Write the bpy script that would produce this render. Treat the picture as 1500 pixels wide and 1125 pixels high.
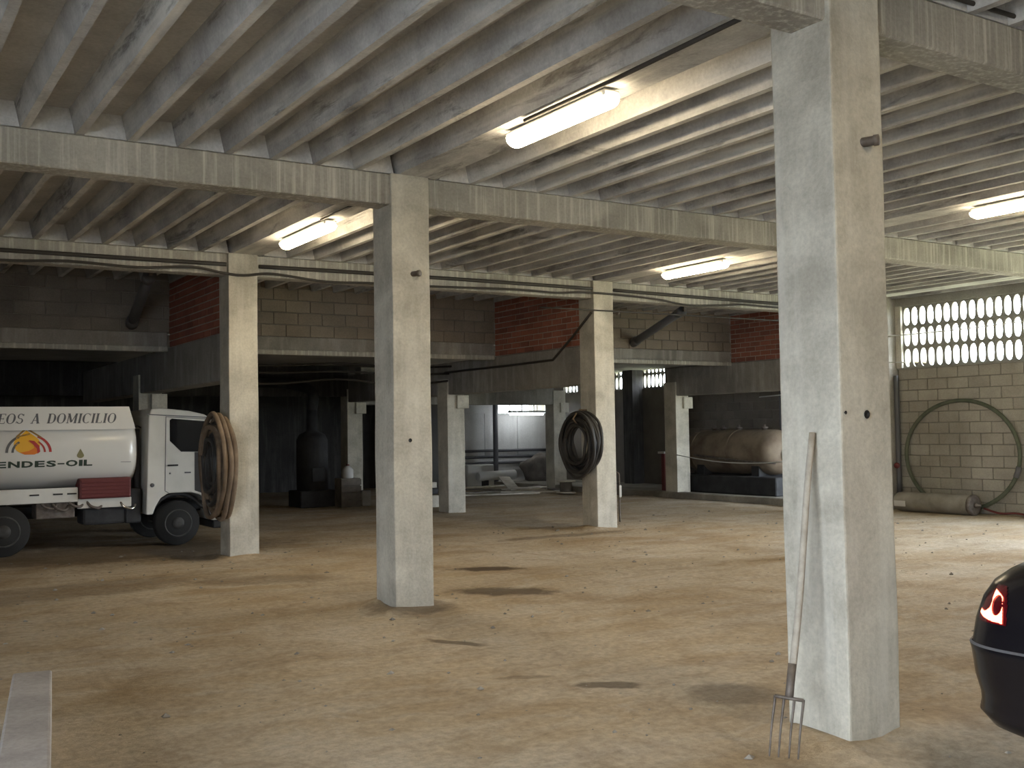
import bpy, bmesh, math, random
from mathutils import Vector, Matrix, noise
random.seed(7)
for o in list(bpy.data.objects):
    bpy.data.objects.remove(o, do_unlink=True)
scn = bpy.context.scene
COL = scn.collection

# ------------------------------------------------------------------ camera
F_PX, YAW, PITCH, ROLL = 1564.64, 1.0072, 0.0429, -0.0161
CAM = Vector((-4.2544, -3.6505, 1.6))
fw = Vector((math.cos(PITCH)*math.cos(YAW), math.cos(PITCH)*math.sin(YAW), math.sin(PITCH)))
rt = fw.cross(Vector((0, 0, 1))).normalized(); up = rt.cross(fw)
c_, s_ = math.cos(ROLL), math.sin(ROLL)
rt2 = rt*c_ + up*s_; up2 = up*c_ - rt*s_
cam_d = bpy.data.cameras.new('camera'); cam = bpy.data.objects.new('camera', cam_d); COL.objects.link(cam)
M4 = Matrix((rt2, up2, -fw)).transposed().to_4x4(); M4.translation = CAM
cam.matrix_world = M4
cam_d.sensor_fit = 'HORIZONTAL'; cam_d.sensor_width = 36.0; cam_d.lens = F_PX/1500*36.0
cam_d.clip_start = 0.05; cam_d.clip_end = 300
scn.camera = cam

# ------------------------------------------------------------------ daylight (overcast sky) and exposure
SKY = 17.0
LAMP = 38.0
EXPOSURE = 0.55
w = bpy.data.worlds.new('overcast_sky'); scn.world = w; w.use_nodes = True
bg = w.node_tree.nodes['Background']
bg.inputs[0].default_value = (0.80, 0.90, 1.0, 1); bg.inputs[1].default_value = SKY
vs = scn.view_settings
vs.view_transform = 'Standard'; vs.look = 'None'; vs.exposure = EXPOSURE; vs.gamma = 1.0; vs.use_curve_mapping = False

def portal(name, loc, direction, sx, sy):
    l = bpy.data.lights.new(name, 'AREA'); l.shape = 'RECTANGLE'; l.size = sx; l.size_y = sy
    l.cycles.is_portal = True
    o = bpy.data.objects.new(name, l); COL.objects.link(o); o.location = loc
    o.rotation_euler = Vector(direction).to_track_quat('-Z', 'Y').to_euler()
    return o
portal('daylight_portal_entrance', (-8.02, -3.5, 1.5), (1, 0, 0), 3.0, 4.8)
portal('daylight_portal_lattice', (12.92, 7.4, 3.2), (-1, 0, 0), 1.2, 4.2)
portal('daylight_portal_gateway', (12.92, 2.7, 1.7), (-1, 0, 0), 3.4, 4.2)
portal('daylight_portal_tank_bay', (13.55, 9.72, 1.35), (0, 1, 0), 1.3, 2.9)

# ------------------------------------------------------------------ materials
def nt(name):
    m = bpy.data.materials.new(name); m.use_nodes = True
    t = m.node_tree; return m, t, t.nodes, t.links, t.nodes['Principled BSDF']
def plain(name, col, rough=0.6, metal=0.0, emit=None, es=0.0, spec=0.5):
    m, t, N, L, b = nt(name)
    b.inputs['Base Color'].default_value = (*col, 1); b.inputs['Roughness'].default_value = rough
    b.inputs['Metallic'].default_value = metal; b.inputs['Specular IOR Level'].default_value = spec
    if emit:
        b.inputs['Emission Color'].default_value = (*emit, 1); b.inputs['Emission Strength'].default_value = es
    return m
def noise_node(N, L, vec, scale, detail=4, rough=0.55, dist=0.0):
    n = N.new('ShaderNodeTexNoise'); n.inputs['Scale'].default_value = scale
    n.inputs['Detail'].default_value = detail; n.inputs['Roughness'].default_value = rough
    n.inputs['Distortion'].default_value = dist
    L.new(vec, n.inputs['Vector']); return n.outputs['Fac']
def scaled(N, L, vec, s):
    m = N.new('ShaderNodeMapping'); m.inputs['Scale'].default_value = s; L.new(vec, m.inputs['Vector']); return m.outputs[0]
def ramp(N, L, fac, stops):
    r = N.new('ShaderNodeValToRGB'); e = r.color_ramp.elements
    e[0].position, e[0].color = stops[0][0], (*stops[0][1], 1)
    e[1].position, e[1].color = stops[-1][0], (*stops[-1][1], 1)
    for p, c in stops[1:-1]:
        x = e.new(p); x.color = (*c, 1)
    L.new(fac, r.inputs[0]); return r.outputs[0]
def mix(N, L, fac, a, b, mode='MIX'):
    m = N.new('ShaderNodeMix'); m.data_type = 'RGBA'; m.blend_type = mode
    for sock, v in ((m.inputs[0], fac), (m.inputs[6], a), (m.inputs[7], b)):
        if isinstance(v, (int, float)): sock.default_value = v
        elif isinstance(v, tuple): sock.default_value = (*v, 1)
        else: L.new(v, sock)
    return m.outputs[2]
def bump(N, L, b, h, strength, dist=0.01):
    n = N.new('ShaderNodeBump'); n.inputs['Strength'].default_value = strength; n.inputs['Distance'].default_value = dist
    L.new(h, n.inputs['Height']); L.new(n.outputs[0], b.inputs['Normal'])
def pos(N):
    return N.new('ShaderNodeNewGeometry').outputs['Position']
g3 = lambda v: (v, v, v)

def concrete(name, col, dark, streak=0.0, streak_scale=(9, 9, 0.7), patch=1.1, amount=0.75, streak_col=None, blotch=None):
    m, t, N, L, b = nt(name); P = pos(N)
    big = noise_node(N, L, P, patch, 6, 0.62, 0.4)
    f = ramp(N, L, big, [(0.36, g3(0)), (0.66, g3(1))])
    colr = mix(N, L, f, dark, col)
    fine = noise_node(N, L, P, 38, 5, 0.65)
    colr = mix(N, L, 0.35, colr, ramp(N, L, fine, [(0.25, g3(0.25)), (0.75, g3(1.0))]), 'MULTIPLY')
    if streak:
        sv = noise_node(N, L, scaled(N, L, P, streak_scale), 1.0, 4, 0.6)
        sm = ramp(N, L, sv, [(0.5, g3(0)), (0.68, g3(streak))])
        colr = mix(N, L, sm, colr, streak_col or (0.72, 0.70, 0.64))
        sv2 = noise_node(N, L, scaled(N, L, P, tuple(k*1.7 for k in streak_scale)), 1.0, 3, 0.6)
        colr = mix(N, L, ramp(N, L, sv2, [(0.58, g3(0)), (0.8, g3(streak*0.8))]), colr, tuple(k*0.55 for k in dark))
    if blotch:
        bv = noise_node(N, L, scaled(N, L, P, blotch), 1.0, 7, 0.7, 0.5)
        colr = mix(N, L, ramp(N, L, bv, [(0.56, g3(0)), (0.66, g3(0.75))]), colr, tuple(k*0.32 for k in dark))
    L.new(colr, b.inputs['Base Color']); b.inputs['Roughness'].default_value = 0.9
    b.inputs['Specular IOR Level'].default_value = 0.2
    hh = mix(N, L, 0.5, big, fine)
    bump(N, L, b, hh, 0.35, 0.02)
    return m
M = {}
M['column'] = concrete('concrete_column_mat', (0.67, 0.635, 0.545), (0.44, 0.41, 0.345), 0.3, (6, 6, 0.7), 2.2)
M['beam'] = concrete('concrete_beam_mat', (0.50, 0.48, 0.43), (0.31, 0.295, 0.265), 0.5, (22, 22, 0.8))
M['rib'] = concrete('concrete_rib_mat', (0.58, 0.57, 0.555), (0.36, 0.35, 0.345), 0.5, (6, 0.5, 6), 1.6, blotch=(2.6, 0.7, 5))
M['slab'] = concrete('concrete_slab_mat', (0.60, 0.59, 0.57), (0.42, 0.41, 0.40), 0.0, patch=0.9)
M['plug'] = concrete('plug_mat', (0.74, 0.735, 0.72), (0.55, 0.55, 0.55), 0.2, (8, 8, 1), 3)
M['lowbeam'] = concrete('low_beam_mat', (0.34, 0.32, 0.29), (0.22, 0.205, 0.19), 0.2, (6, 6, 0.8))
M['mortar'] = concrete('mortar_mat', (0.30, 0.28, 0.25), (0.2, 0.185, 0.165), 0.0)
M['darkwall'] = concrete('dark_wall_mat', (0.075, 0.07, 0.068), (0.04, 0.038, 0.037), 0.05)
M['mortar_light'] = concrete('light_mortar_mat', (0.50, 0.41, 0.35), (0.36, 0.28, 0.235), 0.0)
M['kerb'] = concrete('kerb_mat', (0.40, 0.37, 0.32), (0.2, 0.18, 0.155), 0.0)
M['whitewall'] = concrete('whitewash_mat', (0.80, 0.80, 0.79), (0.60, 0.60, 0.59), 0.3, (3, 3, 0.4), 0.6, streak_col=(0.85, 0.85, 0.84))
M['lintel'] = concrete('lintel_mat', (0.50, 0.455, 0.425), (0.38, 0.345, 0.32), 0.0, patch=2)

def masonry(name, c1, c2, rough_amt=0.4):
    m, t, N, L, b = nt(name); P = pos(N)
    oi = N.new('ShaderNodeObjectInfo')
    base = mix(N, L, oi.outputs['Random'], c1, c2)
    n1 = noise_node(N, L, P, 1.3, 5, 0.6)
    base = mix(N, L, 0.6, base, ramp(N, L, n1, [(0.3, g3(0.45)), (0.7, g3(1.0))]), 'MULTIPLY')
    n2 = noise_node(N, L, P, 45, 4, 0.6)
    base = mix(N, L, 0.35, base, ramp(N, L, n2, [(0.25, g3(0.3)), (0.75, g3(1.0))]), 'MULTIPLY')
    L.new(base, b.inputs['Base Color']); b.inputs['Roughness'].default_value = 0.92; b.inputs['Specular IOR Level'].default_value = 0.15
    bump(N, L, b, n2, rough_amt, 0.01); return m
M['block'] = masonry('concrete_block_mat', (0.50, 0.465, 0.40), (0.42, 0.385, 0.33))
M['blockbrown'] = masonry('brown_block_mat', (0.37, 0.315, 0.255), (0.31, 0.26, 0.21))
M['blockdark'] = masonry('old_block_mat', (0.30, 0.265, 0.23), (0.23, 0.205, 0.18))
M['brick'] = masonry('red_brick_mat', (0.44, 0.17, 0.115), (0.30, 0.12, 0.09))
M['lattice'] = masonry('lattice_block_mat', (0.42, 0.41, 0.37), (0.36, 0.35, 0.31))

def dirt_floor():
    m, t, N, L, b = nt('dirt_floor_mat'); P = pos(N)
    big = noise_node(N, L, P, 0.42, 6, 0.6, 0.6)
    c = ramp(N, L, big, [(0.3, (0.39, 0.28, 0.165)), (0.5, (0.52, 0.415, 0.285)), (0.72, (0.60, 0.52, 0.41))])
    # tyre-dragged streaks crossing the hall
    rot = N.new('ShaderNodeMapping'); rot.inputs['Rotation'].default_value = (0, 0, math.radians(-24)); rot.inputs['Scale'].default_value = (0.3, 1.3, 1)
    L.new(P, rot.inputs['Vector'])
    st = noise_node(N, L, rot.outputs[0], 1.5, 5, 0.6, 0.3)
    c = mix(N, L, ramp(N, L, st, [(0.42, g3(0)), (0.7, g3(0.6))]), c, (0.62, 0.55, 0.45))
    st2 = noise_node(N, L, rot.outputs[0], 3.3, 4, 0.6, 0.5)
    c = mix(N, L, ramp(N, L, st2, [(0.52, g3(0)), (0.8, g3(0.4))]), c, (0.30, 0.215, 0.13))
    bl = noise_node(N, L, P, 1.7, 7, 0.65, 0.8)
    c = mix(N, L, ramp(N, L, bl, [(0.5, g3(0)), (0.7, g3(0.5))]), c, (0.29, 0.20, 0.12))
    c = mix(N, L, ramp(N, L, bl, [(0.28, g3(0.45)), (0.44, g3(0))]), c, (0.60, 0.55, 0.47))
    fine = noise_node(N, L, P, 16, 8, 0.75)
    c = mix(N, L, 0.6, c, ramp(N, L, fine, [(0.3, g3(0.35)), (0.62, g3(1.0))]), 'MULTIPLY')
    peb = noise_node(N, L, P, 70, 3, 0.6)
    c = mix(N, L, ramp(N, L, peb, [(0.66, g3(0)), (0.74, g3(0.5))]), c, (0.62, 0.56, 0.47))
    # oil and damp stains, each an ellipse with a ragged edge
    rag = noise_node(N, L, P, 5.0, 5, 0.7)
    for (x, y, rx, ry, ang, k) in ((2.12, 7.04, 0.42, 0.20, -42, 0.9), (1.36, 5.45, 0.56, 0.28, -40, 0.78), (0.29, 1.1, 0.30, 0.26, -36, 0.5),
                                   (-0.19, 1.72, 0.22, 0.09, -38, 0.7), (-0.27, 3.48, 0.28, 0.07, -62, 0.7), (-0.5, 2.2, 0.2, 0.05, -30, 0.4),
                                   (-0.3, 7.8, 0.9, 0.35, -20, 0.35), (-1.0, 11.7, 2.6, 1.2, 0, 0.6), (0.15, 5.12, 0.42, 0.36, 0, 0.6), (5.0, 9.6, 1.2, 0.2, 0, 0.5), (-2.6, 8.2, 2.2, 0.6, 10, 0.4)):
        mp = N.new('ShaderNodeMapping'); mp.vector_type = 'TEXTURE'
        mp.inputs['Location'].default_value = (x, y, 0); mp.inputs['Rotation'].default_value = (0, 0, math.radians(ang)); mp.inputs['Scale'].default_value = (rx, ry, 50)
        L.new(P, mp.inputs['Vector'])
        ln = N.new('ShaderNodeVectorMath'); ln.operation = 'LENGTH'; L.new(mp.outputs[0], ln.inputs[0])
        ad = N.new('ShaderNodeMath'); ad.operation = 'MULTIPLY_ADD'; ad.inputs[1].default_value = 1.1; L.new(rag, ad.inputs[0]); L.new(ln.outputs['Value'], ad.inputs[2])
        mk = ramp(N, L, ad.outputs[0], [(0.0, g3(k)), (1.0, g3(k))])
        mr = N.new('ShaderNodeMapRange'); mr.inputs[1].default_value = 1.25; mr.inputs[2].default_value = 1.7; mr.inputs[3].default_value = k; mr.inputs[4].default_value = 0.0
        L.new(ad.outputs[0], mr.inputs[0])
        c = mix(N, L, mr.outputs[0], c, (0.085, 0.06, 0.04))
    L.new(c, b.inputs['Base Color']); b.inputs['Roughness'].default_value = 0.95; b.inputs['Specular IOR Level'].default_value = 0.1
    hm = mix(N, L, 0.35, fine, bl)
    bump(N, L, b, hm, 0.8, 0.03); return m
M['dirt'] = dirt_floor()

M['lamp'] = plain('lamp_diffuser_mat', (0.9, 0.9, 0.85), 0.4, emit=(1.0, 0.82, 0.54), es=LAMP)
M['lamp_cold'] = plain('lamp_cold_mat', (0.9, 0.9, 0.9), 0.4, emit=(0.95, 0.98, 1.0), es=13.0)
M['fixture'] = plain('fixture_mat', (0.55, 0.55, 0.52), 0.5)
M['black'] = plain('black_rubber_mat', (0.018, 0.017, 0.018), 0.65)
M['cable'] = plain('cable_mat', (0.035, 0.03, 0.026), 0.7)
M['greypipe'] = plain('grey_pipe_mat', (0.10, 0.10, 0.11), 0.5)
M['palepipe'] = plain('pale_pipe_mat', (0.55, 0.55, 0.53), 0.55)
M['hose_dark'] = plain('dark_hose_mat', (0.035, 0.033, 0.032), 0.55)
def dusty(name, c1, c2, scale, rough=0.8, metal=0.0):
    m, t, N, L, b = nt(name); tc = N.new('ShaderNodeTexCoord')
    n = noise_node(N, L, tc.outputs['Object'], scale, 5, 0.6, 0.2)
    L.new(ramp(N, L, n, [(0.35, c1), (0.65, c2)]), b.inputs['Base Color']); b.inputs['Roughness'].default_value = rough; b.inputs['Metallic'].default_value = metal
    return m
M['hose_tan'] = dusty('tan_hose_mat', (0.12, 0.085, 0.055), (0.22, 0.16, 0.11), 5)
M['hoop'] = dusty('green_hose_mat', (0.06, 0.075, 0.05), (0.12, 0.13, 0.09), 4)
M['wood'] = dusty('weathered_wood_mat', (0.30, 0.265, 0.22), (0.46, 0.42, 0.36), 9)
M['plank'] = dusty('plank_mat', (0.36, 0.31, 0.25), (0.58, 0.53, 0.46), 3)
M['plankdark'] = dusty('dark_plank_mat', (0.10, 0.085, 0.07), (0.2, 0.17, 0.14), 3)
M['steel'] = dusty('rusty_steel_mat', (0.11, 0.09, 0.075), (0.20, 0.17, 0.15), 14, 0.6, 0.5)
M['drum'] = dusty('grey_drum_mat', (0.22, 0.20, 0.17), (0.34, 0.315, 0.275), 3)
M['tank_rust'] = dusty('dusty_tank_mat', (0.11, 0.075, 0.05), (0.24, 0.19, 0.135), 1.6, 0.75)
M['soot'] = dusty('soot_iron_mat', (0.015, 0.015, 0.017), (0.04, 0.04, 0.043), 3, 0.8)
M['paper'] = plain('paper_mat', (0.6, 0.59, 0.57), 0.9)
M['truck_white'] = dusty('truck_white_mat', (0.62, 0.60, 0.55), (0.72, 0.70, 0.65), 2, 0.35)
M['tank_white'] = plain('tank_white_mat', (0.74, 0.72, 0.68), 0.22)
M['glass_dark'] = plain('dark_glass_mat', (0.012, 0.012, 0.014), 0.08)
M['red_box'] = plain('dark_red_mat', (0.13, 0.022, 0.022), 0.55)
M['chrome'] = plain('chrome_mat', (0.75, 0.75, 0.75), 0.2, 1.0)
M['headlight'] = plain('headlight_glass_mat', (0.75, 0.76, 0.78), 0.12)
M['tyre'] = plain('tyre_mat', (0.02, 0.019, 0.018), 0.85)
M['rim'] = dusty('dirty_rim_mat', (0.03, 0.028, 0.026), (0.07, 0.065, 0.06), 8, 0.6)
M['car'] = plain('car_black_mat', (0.008, 0.007, 0.009), 0.22, spec=0.35)
M['car_trim'] = plain('car_trim_mat', (0.035, 0.034, 0.036), 0.5)
M['lens_red'] = plain('lens_red_mat', (0.07, 0.003, 0.006), 0.15)
M['lamp_red'] = plain('lamp_red_mat', (0.8, 0.05, 0.03), 0.3, emit=(1.0, 0.16, 0.09), es=8.0)
M['ink_grey'] = plain('ink_grey_mat', (0.11, 0.11, 0.12), 0.5)
M['ink_green'] = plain('ink_dark_green_mat', (0.035, 0.055, 0.04), 0.5)
M['ink_yellow'] = plain('ink_yellow_mat', (0.80, 0.42, 0.03), 0.4)
M['ink_orange'] = plain('ink_orange_mat', (0.75, 0.20, 0.02), 0.4)
M['ink_red'] = plain('ink_red_mat', (0.42, 0.03, 0.03), 0.4)
M['ink_brown'] = plain('ink_brown_mat', (0.30, 0.17, 0.05), 0.4)
M['ink_olive'] = plain('ink_olive_mat', (0.23, 0.21, 0.10), 0.4)
M['sack'] = dusty('sack_mat', (0.10, 0.085, 0.075), (0.2, 0.175, 0.15), 3, 0.95)
M['outside'] = plain('outside_ground_mat', (0.36, 0.36, 0.36), 0.95)
M['grass'] = plain('dry_grass_mat', (0.44, 0.41, 0.23), 0.95)

# ------------------------------------------------------------------ object helpers
def link(name, me, mat=None, parent=None, smooth=False):
    if mat is not None and not me.materials: me.materials.append(M[mat] if isinstance(mat, str) else mat)
    if smooth:
        for p in me.polygons: p.use_smooth = True
    o = bpy.data.objects.new(name, me); COL.objects.link(o)
    if parent: o.parent = parent
    return o
def tag(o, label=None, cat=None, group=None, kind=None):
    if label: o['label'] = label
    if cat: o['category'] = cat
    if group: o['group'] = group
    if kind: o['kind'] = kind
    return o
def empty(name, loc, label=None, cat=None, group=None, kind=None):
    o = bpy.data.objects.new(name, None); o.empty_display_size = 0.1; COL.objects.link(o); o.location = loc
    return tag(o, label, cat, group, kind)
def pyd(name, v, f):
    me = bpy.data.meshes.new(name); me.from_pydata([tuple(x) for x in v], [], f); me.update(); return me
def boxme(name, x0, x1, y0, y1, z0, z1, bev=0.0, seg=1):
    bm = bmesh.new(); bmesh.ops.create_cube(bm, size=1.0)
    for v in bm.verts:
        v.co = Vector(((x0+x1)/2+v.co.x*(x1-x0), (y0+y1)/2+v.co.y*(y1-y0), (z0+z1)/2+v.co.z*(z1-z0)))
    if bev: bmesh.ops.bevel(bm, geom=bm.edges[:], offset=bev, segments=seg, profile=0.5, affect='EDGES')
    me = bpy.data.meshes.new(name); bm.to_mesh(me); bm.free(); return me
def box(name, x0, x1, y0, y1, z0, z1, mat, parent=None, bev=0.0, seg=1):
    """box in world coordinates whose origin sits at its base centre; under a parent the coordinates stay world"""
    cx, cy = (x0+x1)/2, (y0+y1)/2
    o = link(name, boxme(name, x0-cx, x1-cx, y0-cy, y1-cy, 0, z1-z0, bev, seg), mat)
    put(o, (cx, cy, z0), parent); return o
def put(o, loc, parent=None):
    if parent:
        o.parent = parent; o.location = Vector(loc) - world_loc(parent)
    else: o.location = loc
    return o
def world_loc(o):
    l = Vector(o.location); p = o.parent
    while p: l += p.location; p = p.parent
    return l
def world_mesh(name, v, f, mat, parent=None, smooth=False):
    """vertices given in world space"""
    base = world_loc(parent) if parent else Vector((0, 0, 0))
    if not parent:
        xs = [p[0] for p in v]; ys = [p[1] for p in v]; zs = [p[2] for p in v]
        base = Vector(((min(xs)+max(xs))/2, (min(ys)+max(ys))/2, min(zs)))
    o = link(name, pyd(name, [Vector(p)-base for p in v], f), mat, None, smooth)
    if parent: o.parent = parent
    else: o.location = base
    return o
def catmull(pts, n=8, closed=False):
    P = [Vector(p) for p in pts]; out = []; m = len(P)
    rng = range(m) if closed else range(m-1)
    for i in rng:
        g = (lambda k: P[k % m]) if closed else (lambda k: P[max(0, min(m-1, k))])
        a, b, c, d = g(i-1), g(i), g(i+1), g(i+2)
        for k in range(n):
            t = k/n
            out.append(0.5*((2*b)+(-a+c)*t+(2*a-5*b+4*c-d)*t*t+(-a+3*b-3*c+d)*t**3))
    if not closed: out.append(P[-1])
    return out
def tubedata(path, r, sides=8, closed=False):
    P = [Vector(p) for p in path]; n = len(P); V = []; Fc = []
    ref = None
    for i, p in enumerate(P):
        if closed: t = P[(i+1) % n]-P[i-1]
        else: t = P[min(i+1, n-1)]-P[max(i-1, 0)]
        t.normalize()
        if ref is None:
            ref = t.orthogonal().normalized()
        ref = (ref - t*ref.dot(t)).normalized()
        bi = t.cross(ref)
        rr = r(i/(n-1)) if callable(r) else r
        for k in range(sides):
            a = 2*math.pi*k/sides
            V.append(p+(ref*math.cos(a)+bi*math.sin(a))*rr)
    for i in range(n if closed else n-1):
        j = (i+1) % n
        for k in range(sides):
            Fc.append((i*sides+k, i*sides+(k+1) % sides, j*sides+(k+1) % sides, j*sides+k))
    if not closed:
        Fc.append(tuple(range(sides))[::-1]); Fc.append(tuple((n-1)*sides+k for k in range(sides)))
    return V, Fc
def tube(name, path, r, mat, parent=None, sides=8, closed=False):
    V, Fc = tubedata(path, r, sides, closed); return world_mesh(name, V, Fc, mat, parent, True)
def lathe_x(name, prof, cy, cz, mat, parent=None, sides=28, sy=1.0, sz=1.0, exp=2.0):
    """surface round an axis along x: prof = [(x, radius)]"""
    V = []; Fc = []
    for x, r in prof:
        for k in range(sides):
            a = 2*math.pi*k/sides; ca, sa = math.cos(a), math.sin(a)
            q = (abs(ca)**exp+abs(sa)**exp)**(-1/exp) if exp != 2 else 1
            V.append((x, cy+ca*q*r*sy, cz+sa*q*r*sz))
    n = len(prof)
    for i in range(n-1):
        for k in range(sides): Fc.append((i*sides+k, i*sides+(k+1) % sides, (i+1)*sides+(k+1) % sides, (i+1)*sides+k))
    Fc.append(tuple(range(sides))); Fc.append(tuple((n-1)*sides+k for k in range(sides))[::-1])
    return world_mesh(name, V, Fc, mat, parent, True)
def lathe_dir(name, p0, d, prof, mat, parent=None, sides=24):
    d = Vector(d).normalized(); a = d.orthogonal().normalized(); b2 = d.cross(a); V = []; Fc = []
    for t, r in prof:
        for k in range(sides):
            q = 2*math.pi*k/sides; V.append(Vector(p0)+d*t+(a*math.cos(q)+b2*math.sin(q))*r)
    n = len(prof)
    for i in range(n-1):
        for k in range(sides): Fc.append((i*sides+k, i*sides+(k+1) % sides, (i+1)*sides+(k+1) % sides, (i+1)*sides+k))
    Fc.append(tuple(range(sides))[::-1]); Fc.append(tuple((n-1)*sides+k for k in range(sides)))
    return world_mesh(name, V, Fc, mat, parent, True)
def extrude_xz(name, outline, y0, y1, mat, parent=None, bev=0.0):
    """outline in (x, z), extruded from y0 to y1"""
    bm = bmesh.new(); vs_ = [bm.verts.new((x, y0, z)) for x, z in outline]
    f = bm.faces.new(vs_); r = bmesh.ops.extrude_face_region(bm, geom=[f])
    for v in r['geom']:
        if isinstance(v, bmesh.types.BMVert): v.co.y = y1
    bmesh.ops.recalc_face_normals(bm, faces=bm.faces[:])
    if bev: bmesh.ops.bevel(bm, geom=bm.edges[:], offset=bev, segments=2, profile=0.5, affect='EDGES')
    V = [v.co.copy() for v in bm.verts]; bm.verts.index_update(); Fc = [tuple(v.index for v in p.verts) for p in bm.faces]; bm.free()
    return world_mesh(name, V, Fc, mat, parent)
def decal(name, polys, fn, mat, parent, sub=0.05):
    """flat print: 2-D polygons triangulated, refined and laid on a surface by fn(u, v)"""
    V = []; Fc = []
    for poly in polys:
        bm = bmesh.new(); vv = [bm.verts.new((p[0], p[1], 0)) for p in poly]
        f = bm.faces.new(vv); bmesh.ops.triangulate(bm, faces=[f])
        for it in range(4):
            e = [e for e in bm.edges if e.calc_length() > sub]
            if not e: break
            bmesh.ops.subdivide_edges(bm, edges=e, cuts=1); bmesh.ops.triangulate(bm, faces=[f for f in bm.faces if len(f.verts) > 3])
        bm.verts.index_update(); o = len(V)
        V += [fn(v.co.x, v.co.y) for v in bm.verts]; Fc += [tuple(o+v.index for v in p.verts) for p in bm.faces]; bm.free()
    return world_mesh(name, V, Fc, mat, parent)

# ------------------------------------------------------------------ structure
ROWS = [0.0, 5.05, 9.92, 14.78, 19.65]; COLS = [-5.88, 0.0, 5.88, 11.76]
CW, CD = 0.386, 0.405
ZB, ZT, ZS = 3.67, 3.95, 4.145

# floor: trodden earth with ruts and dirt heaped against the columns
def floor_z(x, y):
    z = 0.018*noise.noise(Vector((x*0.9, y*0.9, 0))) + 0.010*noise.noise(Vector((x*3.1, y*3.1, 4))) + 0.006*noise.noise(Vector((x*9, y*9, 9)))
    u = x*math.cos(math.radians(-24))-y*math.sin(math.radians(-24)); v = x*math.sin(math.radians(-24))+y*math.cos(math.radians(-24))
    z += 0.008*noise.noise(Vector((u*0.3, v*3.0, 2)))
    return z
BASES = [(cx+CW/2, ry+CD/2) for cx in (0, 5.88) for ry in ROWS[:3]]
def build_floor():
    x0, x1, y0, y1, s = -8.0, 14.3, -7.0, 24.6, 0.11
    nx, ny = int((x1-x0)/s)+1, int((y1-y0)/s)+1; V = []
    for j in range(ny+1):
        y = y0+(y1-y0)*j/ny
        for i in range(nx+1):
            x = x0+(x1-x0)*i/nx; z = floor_z(x, y)
            for bx, by in BASES:
                d = max(abs(x-bx)-CW/2, abs(y-by)-CD/2)
                if d < 0.4: z += 0.07*math.exp(-(max(d, 0)/0.16)**2)*(0.55+0.9*noise.noise(Vector((x*2.3, y*2.3, 7))))
            V.append((x, y, z))
    Fc = [(j*(nx+1)+i, j*(nx+1)+i+1, (j+1)*(nx+1)+i+1, (j+1)*(nx+1)+i) for j in range(ny) for i in range(nx)]
    me = pyd('floor', V, Fc); o = link('floor', me, 'dirt', None, True); o['kind'] = 'structure'; o['label'] = 'trodden brown dirt floor with oil stains and tyre marks'
    return o
build_floor()
go = box('ground', -60, 2, -60, 60, -0.35, -0.12, 'outside'); tag(go, 'bare grey ground outside the entrance', kind='structure')
go = box('ground', 2, 60, -60, 60, -0.35, -0.12, 'grass'); tag(go, 'dry grassy ground outside the lattice window', kind='structure')

# ceiling: slab, tapered ribs running away from the camera, plugs closing the troughs over each beam
ceil_ = empty('ceiling', (2.3, 3.0, ZS), 'ribbed precast concrete ceiling of the hall', kind='structure')
box('slab', -8.2, 13.1, -7.2, 13.3, ZS, ZS+0.2, 'slab', ceil_)
STRIP0, STRIP1, PITCH_R = 0.06, 0.46, None
rib_me = {}
def rib_mesh(wb, wt, y0, y1):
    k = (round(wb, 3), round(wt, 3), y0, y1)
    if k not in rib_me:
        n = 14; V = []; Fc = []
        for i in range(n+1):
            y = y0+(y1-y0)*i/n
            V += [(-wt/2, y, 0), (-wb/2, y, -(ZS-ZT)), (wb/2, y, -(ZS-ZT)), (wt/2, y, 0)]
        for i in range(n):
            a = i*4
            for q in range(3): Fc.append((a+q, a+4+q, a+5+q, a+1+q))
        Fc += [(0, 1, 2, 3), (n*4+3, n*4+2, n*4+1, n*4)]
        me = pyd('rib', V, Fc); me.materials.append(M['rib']); rib_me[k] = me
    return rib_me[k]
def plug_mesh():
    wb, wt, d, h = 0.32, 0.236, 0.22, ZS-ZT-0.004
    V = [(-wb/2, 0, -h), (wb/2, 0, -h), (wt/2, 0, 0), (-wt/2, 0, 0)]; V += [(x, d, z) for x, _, z in V]
    me = pyd('plug', V, [(0, 1, 2, 3), (7, 6, 5, 4), (0, 4, 5, 1), (1, 5, 6, 2), (2, 6, 7, 3), (3, 7, 4, 0)]); me.materials.append(M['plug']); return me
PLUG = plug_mesh()
NV = 14
for bay in range(-2, 3):
    xs = bay*5.88+STRIP1; xe = (bay+1)*5.88+STRIP0; p = (xe-xs)/NV
    for span in ((-7.1, 5.25), (5.25, 13.1)):
        cs = bay*5.88+(STRIP0+STRIP1)/2
        if -8 < cs < 12.9:
            o = link('rib', rib_mesh(STRIP1-STRIP0, STRIP1-STRIP0+0.05, *span)); put(o, (cs, 0, ZS+0.001), ceil_)
        for k in range(1, NV):
            x = xs+p*k
            if -8 < x < 12.9:
                o = link('rib', rib_mesh(0.062, 0.15, *span)); put(o, (x, 0, ZS+0.001), ceil_)
    for ry in ROWS[:3]:
        for k in range(NV):
            x = xs+p*(k+0.5)
            if -5.5 < x < 12.7:
                o = link('plug', PLUG); put(o, (x, ry+0.035, ZS), ceil_)

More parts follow.
